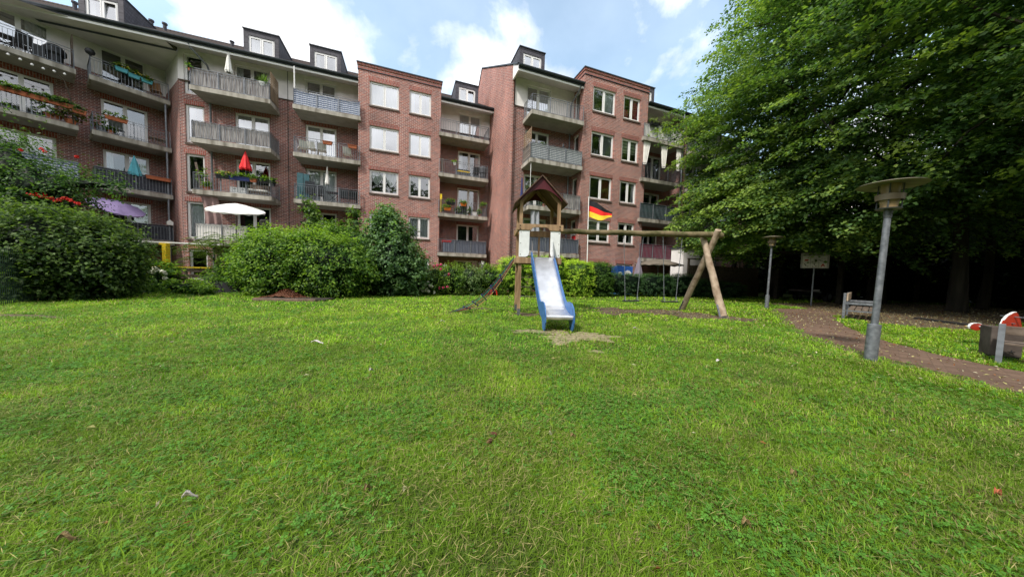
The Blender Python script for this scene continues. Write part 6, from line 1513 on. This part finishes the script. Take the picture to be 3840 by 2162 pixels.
t = main_thing('bird_house', 'white bird house on the lowest wing balcony rail by the drainpipe', 'bird house', 4.18, 26.85, FL[0] + .95, None, WING); m = mb('white2'); m.prism([(-.12, 0), (.12, 0), (.13, .18), (0, .30), (-.13, .18)], -.1, .1, 'y'); m.build('house', t)
chair('black wire bistro chair at the far left of the top left balcony', WING.xz(75, 150, 27.5)[0], 27.5, FL[3], 'black', 3.5, WING, .95)
table('black bistro table at the far left of the top left balcony', WING.xz(30, 165, 27.6)[0], 27.7, FL[3], 'black', .7, WING)
t = main_thing('covered_grill', 'black grill with red hose on the top left balcony', 'grill', WING.xz(205, 210, 27.5)[0], 27.5, FL[3], None, WING); m = mb('black'); m.lathe([(.22, 0), (.25, .5), (.35, .6), (.35, .8), (.2, 1.0), (0, 1.03)], (0, 0, 0), 12); m.build('cover', t); m = mb('black'); m.box(-.6, -.25, -.2, .2, .1, .7); m.build('side_table', t)
t = main_thing('slatted_board', 'perforated grey-brown board standing at the right end of the top left balcony', 'board', 1.18, 27.0, FL[3] - .15, None, WING); m = mb('oldwood')
for i in range(12): m.box(-.02, .02, .0, 1.0, .02 + .15 * i, .13 + .15 * i)
m.box(-.021, .021, 0, .05, 0, 1.82); m.box(-.021, .021, .95, 1.0, 0, 1.82); m.build('boards', t)
for i, px in enumerate((15, 45, 82, 125, 173, 212, 248, 296)):
    x, z = WING.xz(px, 330 + px * .24, 26.8)
    trough(['first', 'second', 'third', 'fourth', 'fifth', 'sixth', 'seventh', 'eighth'][i] + ' terracotta trough from the left on the plant-covered far left balcony', x, 26.78, FL[2] + .68 if i < 7 else FL[2] + .55, .42, fr=WING, pal=HORN if i < 3 else LAUREL)
pot('big leafy plant on the floor of the plant-covered far left balcony', WING.xz(200, 430, 27.3)[0], 27.2, FL[2], .25, .3, ph=.7, fr=WING, n_=60, pr=.5)
pot('red-brown ground plant at the right end of the plant-covered far left balcony', WING.xz(265, 440, 27.0)[0], 27.0, FL[2], .2, .2, ph=.5, fr=WING, n_=60, pr=.4, pal=((.03, .02, .01), (.09, .08, .02), (.12, .16, .03)))
t = main_thing('climbing_vine', 'bare climbing stem rising from the plant-covered far left balcony', 'plant', 1.1, 26.8, FL[2], None, WING); m = mb('twig'); m.tube([(0, 0, 0), (-.05, 0, 1.2), (-.2, .05, 2.0), (-.6, .1, 2.5)], [.03, .025, .02, .01], 6); m.build('stem', t)
# light-bulb string under the top left balcony
t = main_thing('light_string', 'string of round white bulbs under the top left balcony', 'string lights', -.2, 26.85, FL[3] - .4, None, WING)
m = mb('black'); pts = [(-1.4 + .28 * i, 0, .08 - .05 * math.sin(i * 1.2) - .012 * i) for i in range(10)]; m.tube(pts, .006, 4); m.build('cable', t)
for p in pts[1:]: m = mb('white'); m.lathe([(0, -.11), (.045, -.08), (.05, -.05), (.02, 0)], p, 8); m.build('bulb', t, smooth=True)

# ------------------------------------------------------------------ flag, small garden things, yellow fence, raised bed
X = hp(2205, 960, 16.8)
fl = thing('flagpole', 'slim white flagpole behind the clipped thuja hedge', 'flagpole', (X.x, X.y, 0)); top = hp(2208, 738, 16.8)
m = mb('white'); m.tube([(0, 0, 0), (top.x - X.x, 0, top.z)], .025, 8); m.build('pole', fl)
fg = thing('flag', 'black, red and gold flag blowing to the right from the flagpole', 'flag', (top.x, X.y, top.z - .15))
def flagpt(u, v):
    zt = -.70 * u ** 1.15 + .03 * math.sin(u * 8); zb = -.95 - .16 * math.sin(u * 3.2) + .05 * math.sin(u * 9); return (1.38 * u, .10 * math.sin(u * 8 + v), zb + (zt - zb) * v)
for i, mt in enumerate(('flaggold', 'flagred', 'flagblack')):
    m = mb(mt); m.grid(lambda u, v: flagpt(u, (i + v) / 3), 24, 4); m.build(('gold_stripe', 'red_stripe', 'black_stripe')[i], fg, smooth=True)
t = thing('toy_tarp', 'blue play tent with two white cloud shapes behind the low yew hedge', 'play tent', tuple(hp(2340, 1100, 18.9).to_2d()) + (0,), MAIN.rz)
zz_ = hp(2340, 998, 18.9).z; zl = hp(2340, 1030, 18.9).z
m = mb('bluep'); m.box(-.62, .62, 0, .6, 0, zz_); m.build('tent_body', t, bevel=.02); m = mb('white')
for cx0, r_ in ((-.38, .13), (.22, .22)):
    m.prism([(cx0 + r_ * math.cos(a * .3307) * 1.3, zl + .04 + r_ * 1.1 * math.sin(a * .3307) + .02 * (a % 2)) for a in range(20) if math.sin(a * .3307) > -.2], -.012, -.003, 'y')
m.build('cloud_print', t)
t = thing('childs_chair', 'small red plastic chair in front of the clipped thuja', 'chair', tuple(gp(1848, 1107).to_2d()) + (0,), R(25)); m = mb('red'); m.box(-.16, .16, -.15, .15, .24, .27); m.build('seat', t); m = mb('red'); m.box(-.16, .16, .13, .16, .27, .38); m.box(-.16, .16, .135, .165, .46, .56); m.box(-.16, -.10, .13, .16, .38, .46); m.box(.10, .16, .13, .16, .38, .46); m.build('backrest', t)
for sx in (-.14, .14):
    for sy in (-.13, .13): m = mb('red'); m.bar((sx, sy, .24), (sx * 1.2, sy * 1.2, 0), .04); m.build('leg', t)
# yellow / blue kindergarten style fence
def X2(px, py, d): p = hp(px, py, d); return p
YD = 13.6
t = thing('yellow_post', 'tall yellow post carrying the end of the flat terrace roof', 'post', (X2(622, 915, 14.6).x, 14.6, 0)); zt_ = X2(622, 912, 14.6).z; m = mb('yellow'); m.box(-.10, .10, -.10, .10, 0, zt_); m.build('shaft', t, bevel=.01); m = mb('yellow'); m.bar((0, 0, zt_ - .05), (-.3, 0, zt_ - .02), .09); m.build('bracket', t)
t = thing('terrace_roof', 'thin flat terrace roof above the dark doorway by the yellow post', 'canopy roof', (X2(730, 912, 15.5).x, 15.5, 0)); zz_ = X2(622, 912, 14.6).z + .02
m = mb('white2'); m.add([(-2.2, -1.3, zz_), (1.6, -.3, zz_), (1.2, 1.0, zz_ + .03), (-2.6, -.1, zz_ + .03), (-2.2, -1.3, zz_ + .06), (1.6, -.3, zz_ + .06), (1.2, 1.0, zz_ + .09), (-2.6, -.1, zz_ + .09)], [(0, 3, 2, 1), (4, 5, 6, 7), (0, 1, 5, 4), (1, 2, 6, 5), (2, 3, 7, 6), (3, 0, 4, 7)]); m.build('roof_sheet', t)
m = mb('brown_cloth'); m.box(1.05, 1.15, .75, .85, 0, zz_ + .02); m.build('rear_post', t)
a_, b_ = X2(583, 1000, 13.5), X2(790, 1000, 14.2)
t = thing('plank_fence', 'grey horizontal plank fence topped by a yellow rail', 'fence', (a_.x, a_.y, 0), math.atan2(b_.y - a_.y, b_.x - a_.x)); Lf = (b_ - a_).length; zt_ = a_.z
for i in range(4): m = mb('oldwood'); m.box(0, Lf, -.015, .015, zt_ - .20 - .27 * i, zt_ - .04 - .27 * i); m.build('plank', t)
for x in (.02, Lf / 2, Lf - .1): m = mb('oldwood'); m.box(x, x + .09, .017, .09, 0, zt_ - .03); m.build('fence_post', t)
m = mb('yellow'); m.box(-.1, Lf, -.06, .06, zt_ - .02, zt_ + .05); m.build('top_rail', t)
a_, b_ = X2(520, 1000, 12.9), X2(583, 1000, 13.45)
t = thing('picket_fence', 'short run of yellow and blue pickets beside the dark hornbeam', 'fence', (a_.x, a_.y, 0), math.atan2(b_.y - a_.y, b_.x - a_.x)); Lf = (b_ - a_).length; n_ = 6
for i in range(n_): m = mb(('yellow', 'bluep')[i % 2]); m.box(Lf * i / n_, Lf * i / n_ + .10, -.015, .015, .02, zt_ - .04 - .03 * (i % 2)); m.build('picket', t)
m = mb('yellow'); m.box(0, Lf, -.05, .05, zt_ - .035, zt_ + .02); m.build('top_rail', t)
p_ = gp(812, 1098); t = thing('raised_bed', 'black oval raised bed in front of the dark laurel', 'raised bed', (p_.x, p_.y + .3, 0), R(5))
m = mb('planter'); m.lathe([(1.0, 0), (1.03, .47), (.98, .47), (.96, .40), (0, .38)], (0, 0, 0), 28, .66, .36); m.build('bed_wall', t, smooth=True)
k_ = [foliage((0, 0, .46), (.62, .32, .12), 70, 12, .09, HORN, spray=.14, bottom=.36)]; quadmesh('plants', *merge(k_), 'leaf', t)
a_, b_ = gp(950, 1128), gp(1185, 1132); t = thing('compost_kerb', 'long low kerb in front of the bright hornbeam bush', 'kerb', ((a_.x + b_.x) / 2, (a_.y + b_.y) / 2, 0), math.atan2(b_.y - a_.y, b_.x - a_.x)); Lf = (b_ - a_).length
m = mb('kerb'); m.box(-Lf / 2, Lf / 2, -.06, .06, -.02, .10); m.build('kerb_stone', t, bevel=.02); m = mb('shed'); m.box(-Lf / 2 - .1, Lf / 2 + .2, .15, .9, 0, .07); m.build('ground_sheet', t)
p_ = gp(1050, 1122); t = thing('mulch_heap', 'small heap of red-brown bark mulch behind the low kerb', 'mulch heap', (p_.x, p_.y + .30, 0))
vs = []; m = mb('mulch'); m.grid(lambda u, v: (1.0 * (2 * u - 1), .35 * (2 * v - 1), max(.02, .24 * math.exp(-((2 * u - 1) / .36) ** 2 - ((2 * v - 1) / .7) ** 2) + .09 * math.exp(-((2 * u - 1) / .8) ** 2) + .015 * math.sin(u * 47 + v * 31))), 40, 20); m.build('heap', t)
n = 900; xx = np.clip(rng.normal(0, .42, n), -1, 1); yy_ = np.clip(rng.normal(0, .15, n), -.33, .33); zz2 = .24 * np.exp(-(xx / .36) ** 2 - (yy_ / .25) ** 2) + .10 * np.exp(-(xx / .8) ** 2) + .02
quadmesh('bark_chips', *leaves(np.stack([xx, yy_, zz2], 1), rot_rand(n) + np.array([0, 0, .6]), .07, np.tile(np.array([.12, .042, .02]), (n, 1)) * rng.uniform(.4, 1.6, (n, 1)), .3), 'leafdark', t)
# green mesh fence at the left edge
a_ = gp(-60, 1150); b_ = gp(150, 1128); t = thing('mesh_fence', 'dark green wire mesh fence at the left edge in front of the hornbeam', 'fence', (a_.x, a_.y, 0), math.atan2(b_.y - a_.y, b_.x - a_.x)); Lf = (b_ - a_).length
m = mb('fenceg')
for i in range(int(Lf / .05) + 1): m.bar((i * .05, 0, 0), (i * .05, 0, 1.45), .008)
for i in range(8): m.bar((0, 0, .05 + .2 * i), (Lf, 0, .05 + .2 * i), .012)
m.build('mesh_panel', t); m = mb('fenceg'); m.box(-.03, .03, -.03, .03, 0, 1.5); m.box(Lf - .03, Lf + .03, -.03, .03, 0, 1.5); m.build('fence_post', t)

# ------------------------------------------------------------------ litter on the lawn
def scrap(name, label, px, py, L, w_, mt='paper', rz=0, cat='litter'):
    p = gp(px, py); t = MB().use(mt)
    t.grid(lambda u, v: (L * (u - .5), w_ * (v - .5) * (1 - .5 * abs(2 * u - 1)), .035 + .018 * math.sin(u * 5) + .012 * math.sin(v * 7 + u * 3)), 8, 4)
    o = t.build(name, loc=(p.x, p.y, 0), rz=rz); tag(o, label, cat, 'litter on the lawn')
scrap('paper_scrap', 'white paper scrap standing out left of centre on the lawn', 1393, 1397, .06, .035, rz=1.2)
scrap('feather', 'white feather in the left foreground grass', 712, 1882, .055, .02, rz=.6, cat='feather')
scrap('paper_scrap', 'flattened pinkish carton left of the climbing net end', 1190, 1290, .17, .07, rz=.1)
scrap('paper_scrap', 'small white scrap below the climbing net end', 1660, 1209, .10, .05, rz=.3)
scrap('paper_scrap', 'pale crumpled paper on the lawn in line with the swing frame legs', 2698, 1362, .10, .06, rz=.2)
scrap('paper_scrap', 'pinkish scrap on the lawn in front of the swings', 2385, 1236, .12, .05, rz=-.3)
for i, (px, py, rz, lab) in enumerate(((250, 2045, .5, 'pale dry leaf in the lower left corner'), (2800, 1985, .1, 'long yellow leaf with brown tip in the right foreground'), (2150, 1652, .4, 'pale leaf in the middle of the lawn below the slide'), (1380, 1850, 1.2, 'small curled cream leaf left of the foreground middle'), (3740, 1866, .2, 'brown leaf near the right edge'), (2975, 1792, .3, 'white curled petal in the right foreground grass'))):
    scrap('dry_leaf', lab, px, py, .05, .022, 'lampgold' if i != 4 else 'terra', rz, 'leaf')
p = gp(1850, 1640)
for k, (dx_, dy_) in enumerate(((0, 0), (-.02, -.09))):
    m = mb('mulch'); m.lathe([(0, 0), (.018, .006), (.022, .02), (.012, .03), (0, .034)], (0, 0, .012), 9, 1.3, .7); tag(m.build('dark_clod', loc=(p.x + dx_, p.y + dy_, 0), rz=k), ['upper brown clod of earth in the foreground middle', 'lower brown clod of earth in the foreground middle'][k], 'clod', 'earth clods on the lawn')
